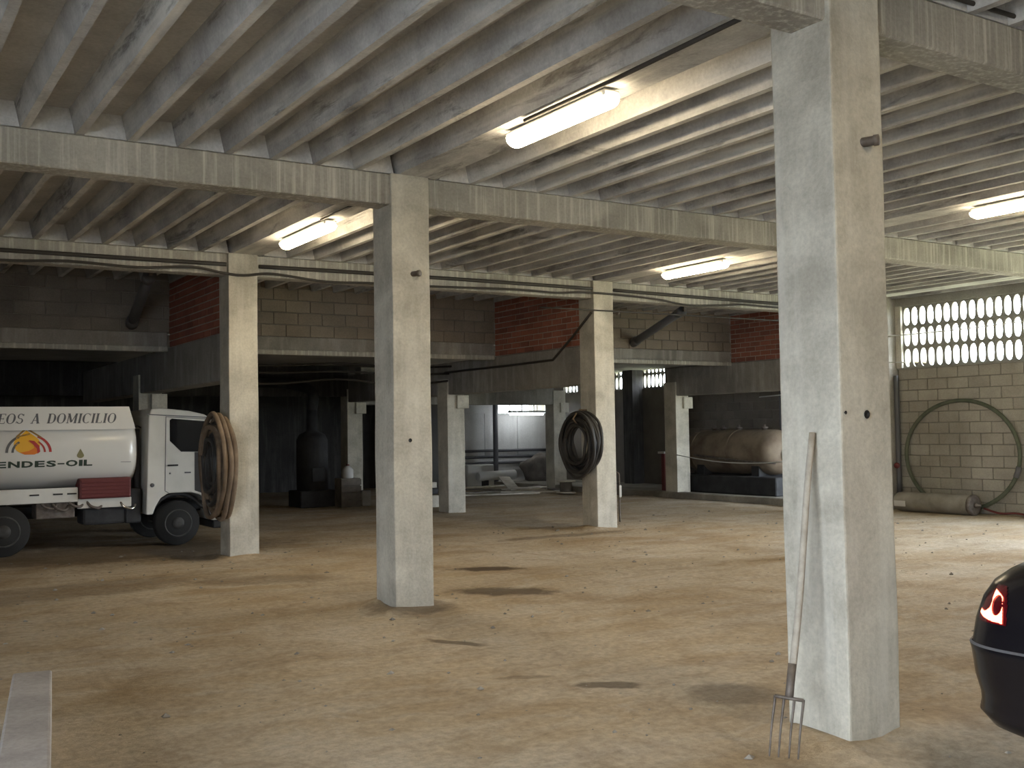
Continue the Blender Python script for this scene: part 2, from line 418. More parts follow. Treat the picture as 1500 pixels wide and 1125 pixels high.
# beams
def beam(x0, x1, y0, y1, z0, z1, label, group=None, mat='beam', name='concrete_beam'):
    V = []; Fc = []
    o = box(name, x0, x1, y0, y1, z0, z1, mat, None, 0.012); tag(o, label, 'beam', group); return o
beam(-8.0, 12.7, 0.03, 0.27, 3.675, ZT, 'concrete cross beam at the very top, passing over the nearest column')
beam(-8.0, 12.7, 5.08, 5.34, ZB, ZT, 'long concrete cross beam over the middle column, streaked with white drips')
beam(-8.0, 12.7, 9.97, 10.23, ZB, ZT, 'far concrete cross beam with dark cables strung along it')

# columns
def column(x, y, z1, label, group, mat='column', w=CW, d=CD):
    bm = bmesh.new(); n = 22; prev = None
    rings = []
    for i in range(n+1):
        z = -0.15+(z1+0.15)*i/n; ring = []
        for sx, sy in ((0, 0), (0.5, 0), (1, 0), (1, 0.5), (1, 1), (0.5, 1), (0, 1), (0, 0.5)):
            q = Vector((sx*w, sy*d, z)); nz = noise.noise_vector(Vector((x*3+q.x*2, y*3+q.y*2, z*1.7)))*0.006
            ring.append(bm.verts.new((q.x-w/2+nz.x, q.y-d/2+nz.y, z)))
        rings.append(ring)
    for a, b in zip(rings, rings[1:]):
        for k in range(8): bm.faces.new((a[k], a[(k+1) % 8], b[(k+1) % 8], b[k]))
    bm.faces.new(rings[-1]); bm.faces.new(rings[0][::-1])
    bmesh.ops.recalc_face_normals(bm, faces=bm.faces[:])
    ed = [e for r in rings for k in (0, 2, 4, 6) for e in r[k].link_edges if abs(e.verts[0].co.z-e.verts[1].co.z) > 0.01]
    bmesh.ops.bevel(bm, geom=list(set(ed)), offset=0.012, segments=2, profile=0.6, affect='EDGES')
    me = bpy.data.meshes.new('concrete_column'); bm.to_mesh(me); bm.free()
    root = empty('concrete_column', (x+w/2, y+d/2, 0), label, 'column', group)
    link('shaft', me, mat, root)
    return root
G = 'square concrete columns of the main hall'
colA = column(0, 0, ZT, 'nearest and largest concrete column with a pitchfork leaning on it', G)
colB = column(-0.02, 5.05, ZT, 'pale concrete column in the middle with dark oil stains beside its foot', G)
colC = column(0.01, 9.92, ZT, 'concrete column in front of the truck cab with tan hoses hung on it', G)
colD = column(5.88, 9.92, ZT, 'concrete column with a black hose coil hung on its side', G)
colX = column(5.88, 5.05, ZT, 'concrete column standing directly behind the nearest column', G)
colE = column(11.76, 9.92, ZT, 'concrete column at the corner beside the lattice window wall', G)
column(5.88, 0, ZT, 'concrete column under the front beam, right of the black car', G)
G2 = 'lower concrete columns at the back'
for x, y, lab in ((0, 14.78, 'dark concrete column rising behind the truck cab'),
                  (5.88, 14.78, 'concrete column left of the white lit room, with a small corbel block on top'),
                  (11.76, 14.78, 'concrete column beside the rusty tank, its front face lit white by daylight'),
                  (5.88, 19.65, 'dim concrete column deep in the dark bay between truck and middle column'),
                  (11.76, 19.65, 'concrete column on the right edge of the white lit room')):
    c = column(x, y, 2.62, lab, G2)
    cb = box('corbel', x+0.2, x+0.46, y-0.06, y+0.3, 2.04, 2.30, 'column', c, 0.008)
    if x > 11 and y < 15: cb.location.z -= 0.02

# pegs (pipe stubs) and holes in the column faces
def peg(par, x, y, z, r=0.025, l=0.10):
    o = lathe_dir('peg', (x, y+0.02, z), (0.55, -1, 0.03), [(0, r*0.8), (0.02, r), (l*0.75, r), (l*0.76, r*1.18), (l, r*1.18), (l+0.004, r*0.9)], 'steel', par, 14)
peg(colA, 0.22, 0.0, 3.06); peg(colB, 0.18, 5.05, 3.04); 
lathe_dir('peg', (6.25, 9.98, 3.46), (1, -0.1, 0), [(0, 0.022), (0.12, 0.022), (0.121, 0.035), (0.17, 0.035)], 'steel', colD, 12)
def hole(par, x, y, z, r=0.02):
    lathe_dir('bolt_hole', (x, y+0.01, z), (0, -1, 0), [(0, r*0.4), (0.012, r*0.6), (0.013, r), (0.0125, r*1.08)], 'black', par, 12)
hole(colA, 0.19, -0.003, 1.65, 0.021); hole(colB, 0.14, 5.047, 1.52, 0.017); hole(colA, 0.03, -0.004, 1.66, 0.009)

# ---- masonry helper: recessed backing plus one object for each block
def masonry_wall(name, label, axis, fixed, depth, u0, u1, z0, z1, bl, bh, mat, backmat='mortar', joint=0.012, piece='block', sgn=-1, extra_z1=None, gone=None):
    """axis 'y': the wall runs along y at x = fixed (face towards -x); axis 'x': runs along x at y = fixed (face towards -y)"""
    zt = extra_z1 or z1; e = 0.009 if piece == 'brick' else 0.016
    root = empty(name, ((fixed+depth/2, (u0+u1)/2, z0) if axis == 'y' else ((u0+u1)/2, fixed+depth/2, z0)), label, None, None, 'structure')
    if axis == 'y': box('backing', fixed+e, fixed+depth, u0, u1, z0, zt, backmat, root)
    else: box('backing', u0, u1, fixed+e, fixed+depth, z0, zt, backmat, root)
    cache = {}; rows = int(round((z1-z0)/bh)); hb = (z1-z0)/rows
    for r in range(rows):
        u = u0 - (bl*0.5 if r % 2 else 0.0)
        while u < u1-0.02:
            a, b = max(u, u0), min(u+bl, u1); u += bl
            ln = b-a-joint
            if ln < 0.04: continue
            k = round(ln, 3)
            if k not in cache:
                me = boxme(piece, -ln/2, ln/2, 0, 0.06, joint/2, hb-joint/2, 0.006) if axis == 'x' else boxme(piece, 0, 0.06, -ln/2, ln/2, joint/2, hb-joint/2, 0.006)
                me.materials.append(M[mat]); cache[k] = me
            if gone and gone((a+b)/2, z0+hb*(r+0.5)): continue
            o = link(piece, cache[k]); jit = random.uniform(-0.004, 0.004)
            put(o, (fixed+jit, (a+b)/2, z0+r*hb) if axis == 'y' else ((a+b)/2, fixed+jit, z0+r*hb), root)
    return root
# upstand block walls over the low slab at the back
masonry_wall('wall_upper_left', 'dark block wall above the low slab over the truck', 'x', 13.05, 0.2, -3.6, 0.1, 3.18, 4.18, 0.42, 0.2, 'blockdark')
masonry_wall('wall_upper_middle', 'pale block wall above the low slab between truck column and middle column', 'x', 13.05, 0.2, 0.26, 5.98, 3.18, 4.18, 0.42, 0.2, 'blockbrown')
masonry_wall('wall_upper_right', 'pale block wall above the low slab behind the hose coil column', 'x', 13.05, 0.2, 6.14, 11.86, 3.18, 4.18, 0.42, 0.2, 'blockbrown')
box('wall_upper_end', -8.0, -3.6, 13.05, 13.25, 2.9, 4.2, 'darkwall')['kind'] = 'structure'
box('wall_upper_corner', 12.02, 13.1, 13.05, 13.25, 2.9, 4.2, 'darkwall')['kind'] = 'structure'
# red brick infill running back from the far columns
for nm, x, lab in (('wall_brick_left', 0.06, 'dim red brick infill wall above the truck cab'),
                   ('wall_brick_middle', 5.94, 'red brick infill wall left of the hose coil column'),
                   ('wall_brick_right', 11.82, 'red brick infill wall left of the nearest column, above the tank')):
    masonry_wall(nm, lab, 'y', x, 0.22, 10.34, 13.05, 2.95, ZT, 0.285, 0.1, 'brick', 'mortar_light', 0.017, 'brick')
# low slab with its edge beam and lip
sl = box('ceiling_low', -8.0, 14.4, 13.25, 24.8, 3.16, 3.36, 'slab'); tag(sl, 'low concrete slab over the back of the hall', kind='structure')
for i, (a, b) in enumerate(((-8.0, 0.03), (0.36, 5.91), (6.24, 11.79))):
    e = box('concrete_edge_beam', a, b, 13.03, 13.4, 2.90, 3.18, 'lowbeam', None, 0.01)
    lp = box('lip', a, b, 12.99, 13.06, 2.88, 2.965, 'beam', e, 0.012)
    tag(e, ('dark edge beam of the low slab above the truck', 'pale edge beam of the low slab between truck column and middle column', 'pale edge beam of the low slab above the small lattice windows')[i], 'beam', 'edge beams of the low slab')
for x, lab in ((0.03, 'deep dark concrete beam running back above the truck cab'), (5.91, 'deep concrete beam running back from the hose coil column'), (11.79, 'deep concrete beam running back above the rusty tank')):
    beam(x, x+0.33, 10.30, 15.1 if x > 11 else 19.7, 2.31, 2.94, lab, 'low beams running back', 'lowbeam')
beam(6.24, 11.8, 19.67, 20.0, 2.25, 3.15, 'dark concrete beam over the opening of the white lit room', None, 'lowbeam')
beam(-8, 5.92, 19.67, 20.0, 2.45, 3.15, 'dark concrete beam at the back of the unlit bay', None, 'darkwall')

# walls round the hall
def wallbox(name, *a, label=None):
    o = box(name, *a); o['kind'] = 'structure'
    if label: o['label'] = label
    return o
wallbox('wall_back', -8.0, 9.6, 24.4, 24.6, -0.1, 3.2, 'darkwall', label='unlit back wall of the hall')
wallbox('wall_rear', -8.2, 13.1, -7.2, -7.0, -0.1, 4.2, 'beam', label='wall behind the camera')
wl = empty('wall_left', (-8.1, 8, 0), 'wall left of the camera with the open vehicle entrance', None, None, 'structure')
box('panel', -8.2, -8.0, -1.1, 24.6, -0.1, 4.3, 'darkwall', wl); box('panel', -8.2, -8.0, -7.0, -5.9, -0.1, 4.3, 'beam', wl); box('panel', -8.2, -8.0, -5.9, -1.1, 3.0, 4.3, 'beam', wl)

# right wall: block courses below, lattice blocks with oval openings above
XW = 12.7
wr = masonry_wall('wall_right', 'pale block wall at right below the bright lattice window', 'y', XW, 0.2, 5.3, 9.5, 0.0, 2.62, 0.42, 0.2, 'block')
wallbox('wall_right_front', XW, XW+0.2, -7.0, 0.6, -0.1, 4.3, 'block', label='block wall right of the frame')
wallbox('wall_right_front_top', XW, XW+0.2, 0.6, 4.8, 3.40, 4.3, 'block', label='lintel over the open gateway right of the frame')
wallbox('wall_right_front_pier', XW, XW+0.2, 4.8, 5.3, -0.1, 4.3, 'block', label='pier between gateway and lattice window')
box('lintel', XW, XW+0.2, 5.3, 9.95, 3.80, 4.18, 'lattice', wr)
box('pilaster', XW-0.30, XW+0.2, 9.52, 9.95, 0, 4.12, 'block', wr, 0.01)
def lattice_mesh(wd, ht, th, ow, oh, n=28):
    """block with one oval opening right through it; lies in the y-z plane"""
    V = []; Fc = []
    ov = []; re = []
    for k in range(n):
        a = 2*math.pi*(k+0.5)/n; ca, sa = math.cos(a), math.sin(a)
        q = (abs(ca)**2.5+abs(sa)**2.5)**(-1/2.5)
        ov.append((ca*q*ow/2, sa*q*oh/2))
        m = max(abs(ca)/(wd/2), abs(sa)/(ht/2)); re.append((ca/m, sa/m))
    for cy, cz in ((1, 1), (1, -1), (-1, 1), (-1, -1)):
        k = min(range(n), key=lambda q: (re[q][0]-cy*wd/2)**2+(re[q][1]-cz*ht/2)**2); re[k] = (cy*wd/2, cz*ht/2)
    for x in (0, th):
        V += [(x, y, z) for y, z in ov]; V += [(x, y, z) for y, z in re]
    for k in range(n):
        j = (k+1) % n
        Fc += [(k, n+k, n+j, j), (2*n+j, 3*n+j, 3*n+k, 2*n+k), (k, j, 2*n+j, 2*n+k), (n+j, n+k, 3*n+k, 3*n+j)]
    me = pyd('lattice_block', V, Fc); me.materials.append(M['lattice']); return me
LAT = lattice_mesh(0.1705, 0.386, 0.035, 0.130, 0.335)
win = empty('window_1', (XW+0.05, 7.4, 2.64), 'bright lattice window of oval openings in three rows', None, None, 'structure')
nc = 24; stp = 0.1712
for r in range(3):
    for k in range(nc):
        o = link('lattice_block', LAT); put(o, (XW+0.05, 9.40-stp*(k+0.5), 2.64+0.193+0.387*r), win)
box('sill', XW-0.02, XW+0.2, 5.3, 9.5, 2.615, 2.645, 'lattice', win)
box('jamb', XW-0.02, XW+0.2, 9.40, 9.53, 2.64, 3.81, 'column', win)

# side bay behind the kerb: far wall with small lattice windows, raised floor, open front
XA = 14.2
def gone(y, z): return False
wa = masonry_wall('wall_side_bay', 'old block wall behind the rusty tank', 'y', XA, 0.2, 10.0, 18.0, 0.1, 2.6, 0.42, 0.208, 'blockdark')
box('upper_strip', XA, XA+0.2, 10.0, 18.0, 2.6, 3.3, 'blockdark', wa)
wb_ = empty('wall_side_bay_back', (XA+0.1, 21, 0), 'dim block wall with small lattice windows left of the tank', None, None, 'structure')
for a, b, z0, z1 in ((18.0, 24.6, -0.1, 2.66), (18.95, 19.33, 2.66, 3.3), (20.2, 21.95, 2.66, 3.3), (22.65, 24.6, 2.66, 3.3)):
    box('wall_panel', XA, XA+0.2, a, b, z0, z1, 'blockdark', wb_)
box('pilaster', XA-0.35, XA, 18.93, 19.35, 0, 3.2, 'darkwall', wb_)
LAT2 = lattice_mesh(0.158, 0.386, 0.03, 0.118, 0.335)
for i, (y0, n) in enumerate(((18.95, 6), (20.2, 5), (22.65, 4))):
    wd = empty('window_%d' % (i+2), (XA+0.05, y0-n*0.08, 2.66), ('small bright lattice window right of the dark pilaster', 'small bright lattice window left of the dark pilaster', 'tiny bright window just left of the hose coil column')[i], None, None, 'structure')
    stp2 = {6: 0.158, 5: 0.174, 4: 0.175}[n]
    for r in range(2):
        for k in range(n):
            o = link('lattice_block', LAT2); put(o, (XA+0.05, y0-stp2*(k+0.5), 2.66+0.193+0.387*r), wd)
kb = box('kerb', 11.72, 11.98, 10.3, 19.6, -0.05, 0.14, 'kerb', None, 0.02); tag(kb, 'low concrete kerb along the side bay in front of the tank', kind='structure')
box('floor_side_bay', 11.98, XA, 9.9, 24.4, -0.05, 0.10, 'kerb')['kind'] = 'structure'
wallbox('wall_side_bay_front', XW+0.2, XA+0.2, 9.70, 9.95, 2.8, 3.52, 'block', label='lintel wall over the open front of the side bay')
wallbox('ceiling_side_bay', 12.1, 14.4, 9.95, 13.3, 3.3, 3.5, 'slab')
wallbox('wall_side_bay_top', 12.9, 13.1, 9.95, 13.05, 3.5, 4.3, 'slab')
wallbox('wall_side_bay_corner', XW, 13.1, 9.75, 9.95, 3.52, 4.3, 'slab')

# white lit room at the back
ww = empty('wall_white_room', (11.9, 23.6, 0), 'white painted back wall of the lit room', None, None, 'structure')
for a, b, z0, z1 in ((9.4, 12.4, -0.1, 3.2), (12.4, 14.2, -0.1, 2.10), (12.4, 14.2, 2.34, 3.2)):
    box('wall_panel', a, b, 23.5, 23.7, z0, z1, 'whitewall', ww)
for x in (9.6, 10.75, 11.9, 13.05):
    box('cladding_panel', x+0.01, x+1.13, 23.47, 23.51, 0.85, 2.09, 'whitewall', ww, 0.006)
w5 = empty('window_5', (13.3, 23.6, 2.1), 'narrow bright window strip above the lamp in the white lit room', None, None, 'structure')
for x in (12.42, 12.85, 13.28, 13.71, 14.15): box('mullion', x-0.02, x+0.02, 23.55, 23.6, 2.10, 2.34, 'palepipe', w5)
wallbox('wall_white_room_left', 9.35, 9.5, 20.6, 24.6, -0.1, 3.2, 'whitewall', label='white side wall of the lit room')

# ------------------------------------------------------------------ lamps
def lamp(x, y0, y1, z, label):
    t = empty('fluorescent_light', (x, (y0+y1)/2, z), label, 'lamp', 'fluorescent lights under the ceiling strips')
    box('housing', x-0.075, x+0.075, y0+0.02, y1-0.02, z+0.06, z+0.115, 'fixture', t, 0.012)
    n = 10; V = []; Fc = []; st = [(y0, 0.55), (y0+0.05, 0.95), (y0+0.08, 1), (y1-0.08, 1), (y1-0.05, 0.95), (y1, 0.55)]
    for y, s in st:
        for k in range(n+1):
            a = math.pi*k/n; V.append((x-math.cos(a)*0.088*s, y, z+0.07-math.sin(a)*0.075*s))
    for i in range(len(st)-1):
        for k in range(n): Fc.append((i*(n+1)+k, i*(n+1)+k+1, (i+1)*(n+1)+k+1, (i+1)*(n+1)+k))
    Fc += [tuple(range(n+1)), tuple((len(st)-1)*(n+1)+k for k in range(n+1))[::-1]]
    for i in range(len(st)-1): Fc.append((i*(n+1)+n, i*(n+1), (i+1)*(n+1), (i+1)*(n+1)+n))
    world_mesh('diffuser', V, Fc, 'lamp', t, True)
    for y in (y0+0.2, y1-0.2): box('hanger', x-0.015, x+0.015, y-0.015, y+0.015, z+0.11, ZT+0.004, 'fixture', t)
    return t
lamp(0.235, 2.08, 3.40, 3.815, 'largest glowing fluorescent light, between the two nearest columns')
lamp(0.30, 7.20, 8.66, 3.815, 'glowing fluorescent light left of the middle column')
lamp(6.22, 7.25, 8.60, 3.815, 'glowing fluorescent light between the middle column and the nearest column')
lamp(0.235, -3.0, -1.6, 3.815, 'added fluorescent light, unseen above and right of the camera')  # unseen lamp added to throw warm light on column fronts and ceiling
lamp(6.22, 2.10, 3.45, 3.815, 'glowing fluorescent light at the right edge, right of the nearest column')
tag(tube('lamp_conduit', [(0.10, 3.0, 3.925), (0.10, 1.9, 3.92), (0.08, 0.5, 3.925)], 0.016, 'cable'), 'dark conduit running from the largest lamp to the nearest column', 'conduit')
tag(tube('lamp_conduit', [(0.20, 7.25, 3.93), (0.20, 6.4, 3.93), (0.20, 5.5, 3.93)], 0.014, 'cable'), 'short dark conduit from the left lamp to the middle beam', 'conduit')
tag(tube('beam_cable', catmull([(-1.0, -0.005, 4.0), (0.6, 0.0, 3.985), (1.05, -0.005, 3.985), (1.7, -0.005, 3.99), (3.5, -0.005, 3.98)], 6), 0.014, 'cable'), 'dark cable along the top of the front beam in the upper right corner', 'cable')
# lamp and pipes in the white room
rl = empty('fluorescent_light', (13.2, 22.75, 2.1), 'cold fluorescent light in the white lit room at the back', 'lamp')
box('housing', 12.3, 13.55, 22.68, 22.82, 2.10, 2.16, 'fixture', rl, 0.01)
lathe_dir('tube', (12.34, 22.75, 2.06), (1, 0, 0), [(0, 0.02), (0.01, 0.035), (1.16, 0.035), (1.17, 0.02)], 'lamp_cold', rl, 12)
for x in (12.55, 13.3): tube('hanger', [(x, 22.75, 2.16), (x, 22.75, 3.17)], 0.012, 'steel', rl, 6)

# ------------------------------------------------------------------ cables and pipes along the far beam
def run(name, pts, r, mat, label, cat='cable', n=6, group=None):
    return tag(tube(name, catmull(pts, n), r, mat), label, cat, group)
run('service_pipe', [(-8, 9.93, 3.77), (-2.69, 9.93, 3.785), (-0.02, 9.93, 3.80)], 0.026, 'cable', 'dark pipe along the far beam above the truck', 'pipe', 4)
run('service_pipe', [(0.42, 9.93, 3.80), (2.0, 9.93, 3.815), (4, 9.93, 3.82), (5.86, 9.93, 3.82)], 0.026, 'cable', 'dark pipe along the far beam between truck column and hose coil column', 'pipe', 4)
run('service_pipe', [(6.29, 9.93, 3.82), (8, 9.93, 3.80), (9.83, 9.93, 3.785), (11.74, 9.93, 3.77)], 0.026, 'cable', 'dark pipe along the far beam right of the hose coil column', 'pipe', 4)
wav = [(-8, 3.70), (-4, 3.70), (-2.69, 3.66), (-1.94, 3.70), (-1.13, 3.68), (-0.47, 3.73), (-0.07, 3.68), (0.2, 3.665), (0.6, 3.71), (1.34, 3.65), (1.96, 3.67), (2.9, 3.68), (3.69, 3.70), (4.53, 3.72), (5.16, 3.71), (5.81, 3.75), (7.06, 3.72), (7.8, 3.65), (8.58, 3.68), (9.06, 3.72), (9.81, 3.71), (11.7, 3.68)]
run('slack_cable', [(x, 9.895, z) for x, z in wav], 0.017, 'cable', 'slack dark cable waving along the whole far beam', 'cable', 6)
run('thin_rod', [(4.83, 9.89, 3.47), (7.4, 9.89, 3.475), (11.74, 9.89, 3.47)], 0.012, 'cable', 'thin straight pipe below the far beam crossing the hose coil column', 'pipe', 4)
run('wall_conduit', [(5.855, 9.96, 3.44), (5.87, 10.5, 3.1), (5.885, 11.1, 2.76), (5.885, 12.5, 2.75), (5.885, 14.87, 2.75)], 0.02, 'cable', 'dark conduit slanting down the brick and along the deep beam', 'conduit', 1)
for (a, b, lab) in (((-0.50, 13.04, 3.30), (-0.66, 11.25, 3.80), 'dark slanting drain pipe above the truck'), ((9.18, 13.04, 3.30), (8.87, 11.2, 3.74), 'slanting drain pipe right of the hose coil column')):
    t = empty('drain_pipe', b, lab, 'pipe', 'slanting drain pipes')
    a, b = Vector(a), Vector(b)
    tube('pipe', [a, b], 0.075, 'greypipe', t, 16)
    d = (b-a).normalized(); tube('socket', [b-d*0.18, b], 0.09, 'greypipe', t, 16); tube('elbow', [a-d*0.02, a+d*0.16], 0.092, 'greypipe', t, 16)
    box('clamp', b.x-0.02, b.x+0.02, b.y-0.06, b.y-0.02, b.z-0.02, ZT, 'steel', t)
for y, z, dz in ((14.6, 2.86, 0.05), (14.7, 2.72, 0.03), (14.75, 2.58, 0.09)):
    run('sagging_cable', [(0.4, y, z), (2.2, y, z-dz), (3.6, y, z+0.01), (4.8, y, z-dz), (5.88, y, z)], 0.02, 'cable', {2.86: 'upper cable sagging under the low slab in the dark bay', 2.72: 'middle cable sagging under the low slab in the dark bay', 2.58: 'lowest cable sagging under the low slab in the dark bay'}[z], 'cable', 5)

# ------------------------------------------------------------------ hose coils
def coil(name, cx, cy, cz, ry, rz, n, r, spread, dx, mat, label, ties=True, droop=0.0, phase=0.3):
    """hose wound in the y-z plane"""
    pts = []; per = 40
    for i in range(n*per+1):
        t = i/per; a = phase+2*math.pi*t; w_ = (t/n)
        k = 1-spread*(0.5+0.5*math.sin(w_*17.0+1.3))
        wob = 0.02*math.sin(5*a+w_*9)
        z = math.sin(a)*rz*k; y = math.cos(a)*ry*(k+wob)
        if z < 0: z *= 1+droop*math.sin(w_*11)
        pts.append((cx+dx*(w_-0.5)+0.012*math.sin(3*a+w_*20), cy+y, cz+z))
    root = empty(name, (cx, cy, cz-rz), label, 'hose' if label else None)
    tube('hose', pts, r, mat, root, 7)
    return root
hc = coil('hose_coil', 5.755, 10.18, 1.37, 0.47, 0.50, 14, 0.024, 0.42, 0.20, 'hose_dark', 'black coil of hose hung on the side of a column', droop=0.12)
tube('strap', [(5.67, 10.15, 1.85), (5.60, 10.15, 1.76), (5.70, 10.15, 1.64), (5.85, 10.15, 1.74), (5.86, 10.15, 1.9), (5.72, 10.15, 1.9)], 0.014, 'hose_tan', hc, 6)
ht = coil('hose_coil', -0.13, 9.98, 1.19, 0.50, 0.68, 6, 0.033, 0.26, 0.20, 'hose_tan', 'tan and black hoses hung in big loops on the column beside the truck cab', droop=0.06)
h2 = coil('black_hose', -0.14, 10.08, 1.24, 0.40, 0.50, 9, 0.030, 0.40, 0.14, 'hose_dark', None, droop=0.1)
h2c = h2.children[0]; h2c.name = 'black_hose'; off_ = h2.location-ht.location
h2c.parent = ht; h2c.location = off_; bpy.data.objects.remove(h2)

# ------------------------------------------------------------------ pitchfork
fk = empty('pitchfork', (-0.28, 0.08, 0), 'old wooden-handled four-tine pitchfork leaning on the nearest column', 'pitchfork')
hd0 = Vector((-0.325, 0.085, 0.30)); hd1 = Vector((-0.025, 0.16, 1.56))
ax = (hd1-hd0).normalized(); sd = Vector((0.55, -0.835, 0)); sd = (sd-ax*sd.dot(ax)).normalized(); nrm = ax.cross(sd)
hpts = [hd0+(hd1-hd0)*t+nrm*(0.006*math.sin(t*7))+sd*(0.006*math.sin(t*5)) for t in [i/14 for i in range(15)]]
tube('handle', hpts, lambda t: 0.0195-0.003*t, 'wood', fk, 10)
s0 = hd0-ax*0.02
tube('socket', [s0+ax*0.16, s0+ax*0.03, s0], lambda t: 0.021, 'steel', fk, 10)
br = s0-ax*0.005
wd_ = 0.068
tube('crossbar', [br-sd*wd_, br-sd*wd_*0.4, br, br+sd*wd_*0.4, br+sd*wd_], 0.009, 'steel', fk, 8)
for q in (-1, -0.36, 0.36, 1):
    p0 = br+sd*wd_*q; ln = p0.z/ax.z-0.005
    pts = [p0+ax*0.002, p0-ax*0.03+nrm*0.004, p0-ax*ln*0.5-nrm*0.012, p0-ax*ln*0.85-nrm*0.004, p0-ax*ln]
    tube('tine', catmull(pts, 4), lambda t: 0.0078-0.004*t, 'steel', fk, 7)

# ------------------------------------------------------------------ hoop of pipe and gas bottle at the right wall
hp = []
for k in range(64):
    a = 2*math.pi*k/64; hp.append((XW-0.11+0.05*math.sin(a)-0.0, 8.16+1.13*math.cos(a)*(1+0.012*math.sin(2*a)), 1.03+0.965*math.sin(a)))
hp_o = empty('pipe_hoop', (XW-0.08, 8.16, 0.03), 'large dark green hoop of pipe leaning against the block wall', 'hose')
tube('pipe', hp, 0.035, 'hoop', hp_o, 10, True)
tube('joint_sleeve', hp[34:37], 0.045, 'greypipe', hp_o, 10)
cy_ = empty('steel_cylinder', (12.36, 8.4, 0), 'grey steel drum cylinder lying on the floor under the pipe hoop', 'cylinder')
lathe_dir('body', (12.28, 9.30, 0.175), (0.0, -1, 0), [(0, 0.05), (0.01, 0.12), (0.06, 0.165), (0.12, 0.175), (1.50, 0.175), (1.56, 0.17), (1.60, 0.13)], 'drum', cy_, 28)
lathe_dir('collar', (12.28, 7.76, 0.175), (0, -1, 0), [(0, 0.175), (0.012, 0.182), (0.06, 0.182), (0.07, 0.15)], 'steel', cy_, 28)
lathe_dir('valve', (12.28, 7.69, 0.175), (0, -1, 0), [(0, 0.04), (0.05, 0.04), (0.051, 0.02), (0.11, 0.02)], 'steel', cy_, 12)
box('worn_label', 12.10, 12.112, 8.98, 9.22, 0.10, 0.2, 'paper', cy_)
run('red_hose', [(12.42, 7.62, 0.12), (12.45, 7.35, 0.05), (12.52, 7.1, 0.06), (12.5, 6.8, 0.04), (12.55, 6.3, 0.05)], 0.018, 'red_box', 'dull red hose trailing along the wall foot right of the steel cylinder', 'hose')
run('corner_pipe', [(12.58, 9.46, 0.25), (12.58, 9.46, 1.2), (12.58, 9.46, 2.5)], 0.045, 'greypipe', 'dark pipe standing in the wall corner left of the pipe hoop', 'pipe', 2)
lathe_dir('red_valve', (12.53, 9.44, 0.82), (-1, -0.3, 0), [(0, 0.03), (0.04, 0.03), (0.041, 0.055), (0.06, 0.055)], 'red_box', None, 14)
tag(bpy.data.objects['red_valve'], 'small red valve wheel on the corner pipe', 'valve')
run('window_rope', [(12.40, 9.6, 3.24), (12.45, 8.2, 3.24), (12.5, 6.8, 3.275), (12.5, 5.3, 3.33)], 0.010, 'palepipe', 'thin line strung across the big lattice window', 'rope', 4)
run('window_rope', [(12.36, 9.6, 2.75), (12.45, 9.4, 2.745), (12.55, 9.2, 2.735)], 0.010, 'palepipe', 'short pale line at the lower left corner of the big lattice window', 'rope', 3)

# ------------------------------------------------------------------ rusty tank in the side bay
tk = empty('storage_tank', (13.2, 13.9, 0.1), 'dusty rust-brown horizontal storage tank on dark cradles', 'tank')
R_ = 0.50
def ty(prof): return prof
lathe_dir('shell', (13.15, 15.75, 1.02), (0, -1, 0), [(0, 0.06), (0.03, 0.22), (0.10, 0.37), (0.2, 0.46), (0.32, R_), (2.65, R_), (2.77, 0.475), (2.88, 0.40), (2.96, 0.27), (3.0, 0.08)], 'tank_rust', tk, 40)
for y in (15.1, 13.35):
    box('cradle', 12.75, 13.55, y-0.12, y+0.12, 0.1, 0.75, 'soot', tk, 0.01)
for y in (15.35, 14.2): lathe_dir('weld_band', (13.15, y, 1.02), (0, -1, 0), [(0, R_), (0.005, R_+0.008), (0.05, R_+0.008), (0.055, R_)], 'tank_rust', tk, 40)
for y in (15.0, 14.7, 14.2, 13.4):
    lathe_dir('fitting', (13.12, y, 1.50), (0, 0, 1), [(0, 0.06), (0.05, 0.06), (0.051, 0.085), (0.075, 0.085), (0.076, 0.03), (0.13, 0.03)], 'steel', tk, 14)
tube('side_pipe', catmull([(12.66, 15.2, 0.95), (12.62, 14.5, 0.9), (12.6, 13.4, 0.82), (12.62, 12.6, 0.8)], 4), 0.022, 'steel', tk, 8)
lathe_dir('manhole', (13.15, 12.77, 0.98), (0, -1, 0), [(0, 0.16), (0.04, 0.16), (0.041, 0.19), (0.06, 0.19), (0.065, 0.05)], 'tank_rust', tk, 20)
box('plinth', 12.5, 13.9, 12.5, 15.8, 0.1, 0.5, 'soot', tk, 0.02)
run('wall_rod', [(13.9, 14.3, 2.27), (13.9, 12.6, 2.33), (13.9, 10.6, 2.36)], 0.014, 'palepipe', 'thin pale rod on the wall above the rusty tank', 'pipe', 3)
run('vent_pipe', [(13.98, 13.7, 0.1), (13.98, 13.7, 1.4), (13.98, 13.7, 2.4)], 0.05, 'greypipe', 'dark vent pipe rising behind the rusty tank', 'pipe', 3)
run('barrier_rope', [(11.73, 14.78, 0.98), (11.71, 13.6, 0.86), (11.71, 12.6, 0.83), (11.71, 11.6, 0.87), (11.73, 10.33, 0.98)], 0.010, 'palepipe', 'thin rope drooping in front of the rusty tank', 'rope', 5)
po = empty('gate_post', (12.35, 15.9, 0.1), 'low dark post with a white top beside the tank column', 'post')
box('post', 12.29, 12.41, 15.84, 15.96, 0.1, 0.98, 'red_box', po, 0.01); box('cap', 12.24, 12.46, 15.78, 16.02, 0.98, 1.03, 'paper', po, 0.006)
po = empty('pipe_stand', (7.05, 11.0, 0), 'thin bent pipe stand right behind the hose coil column', 'pipe stand')
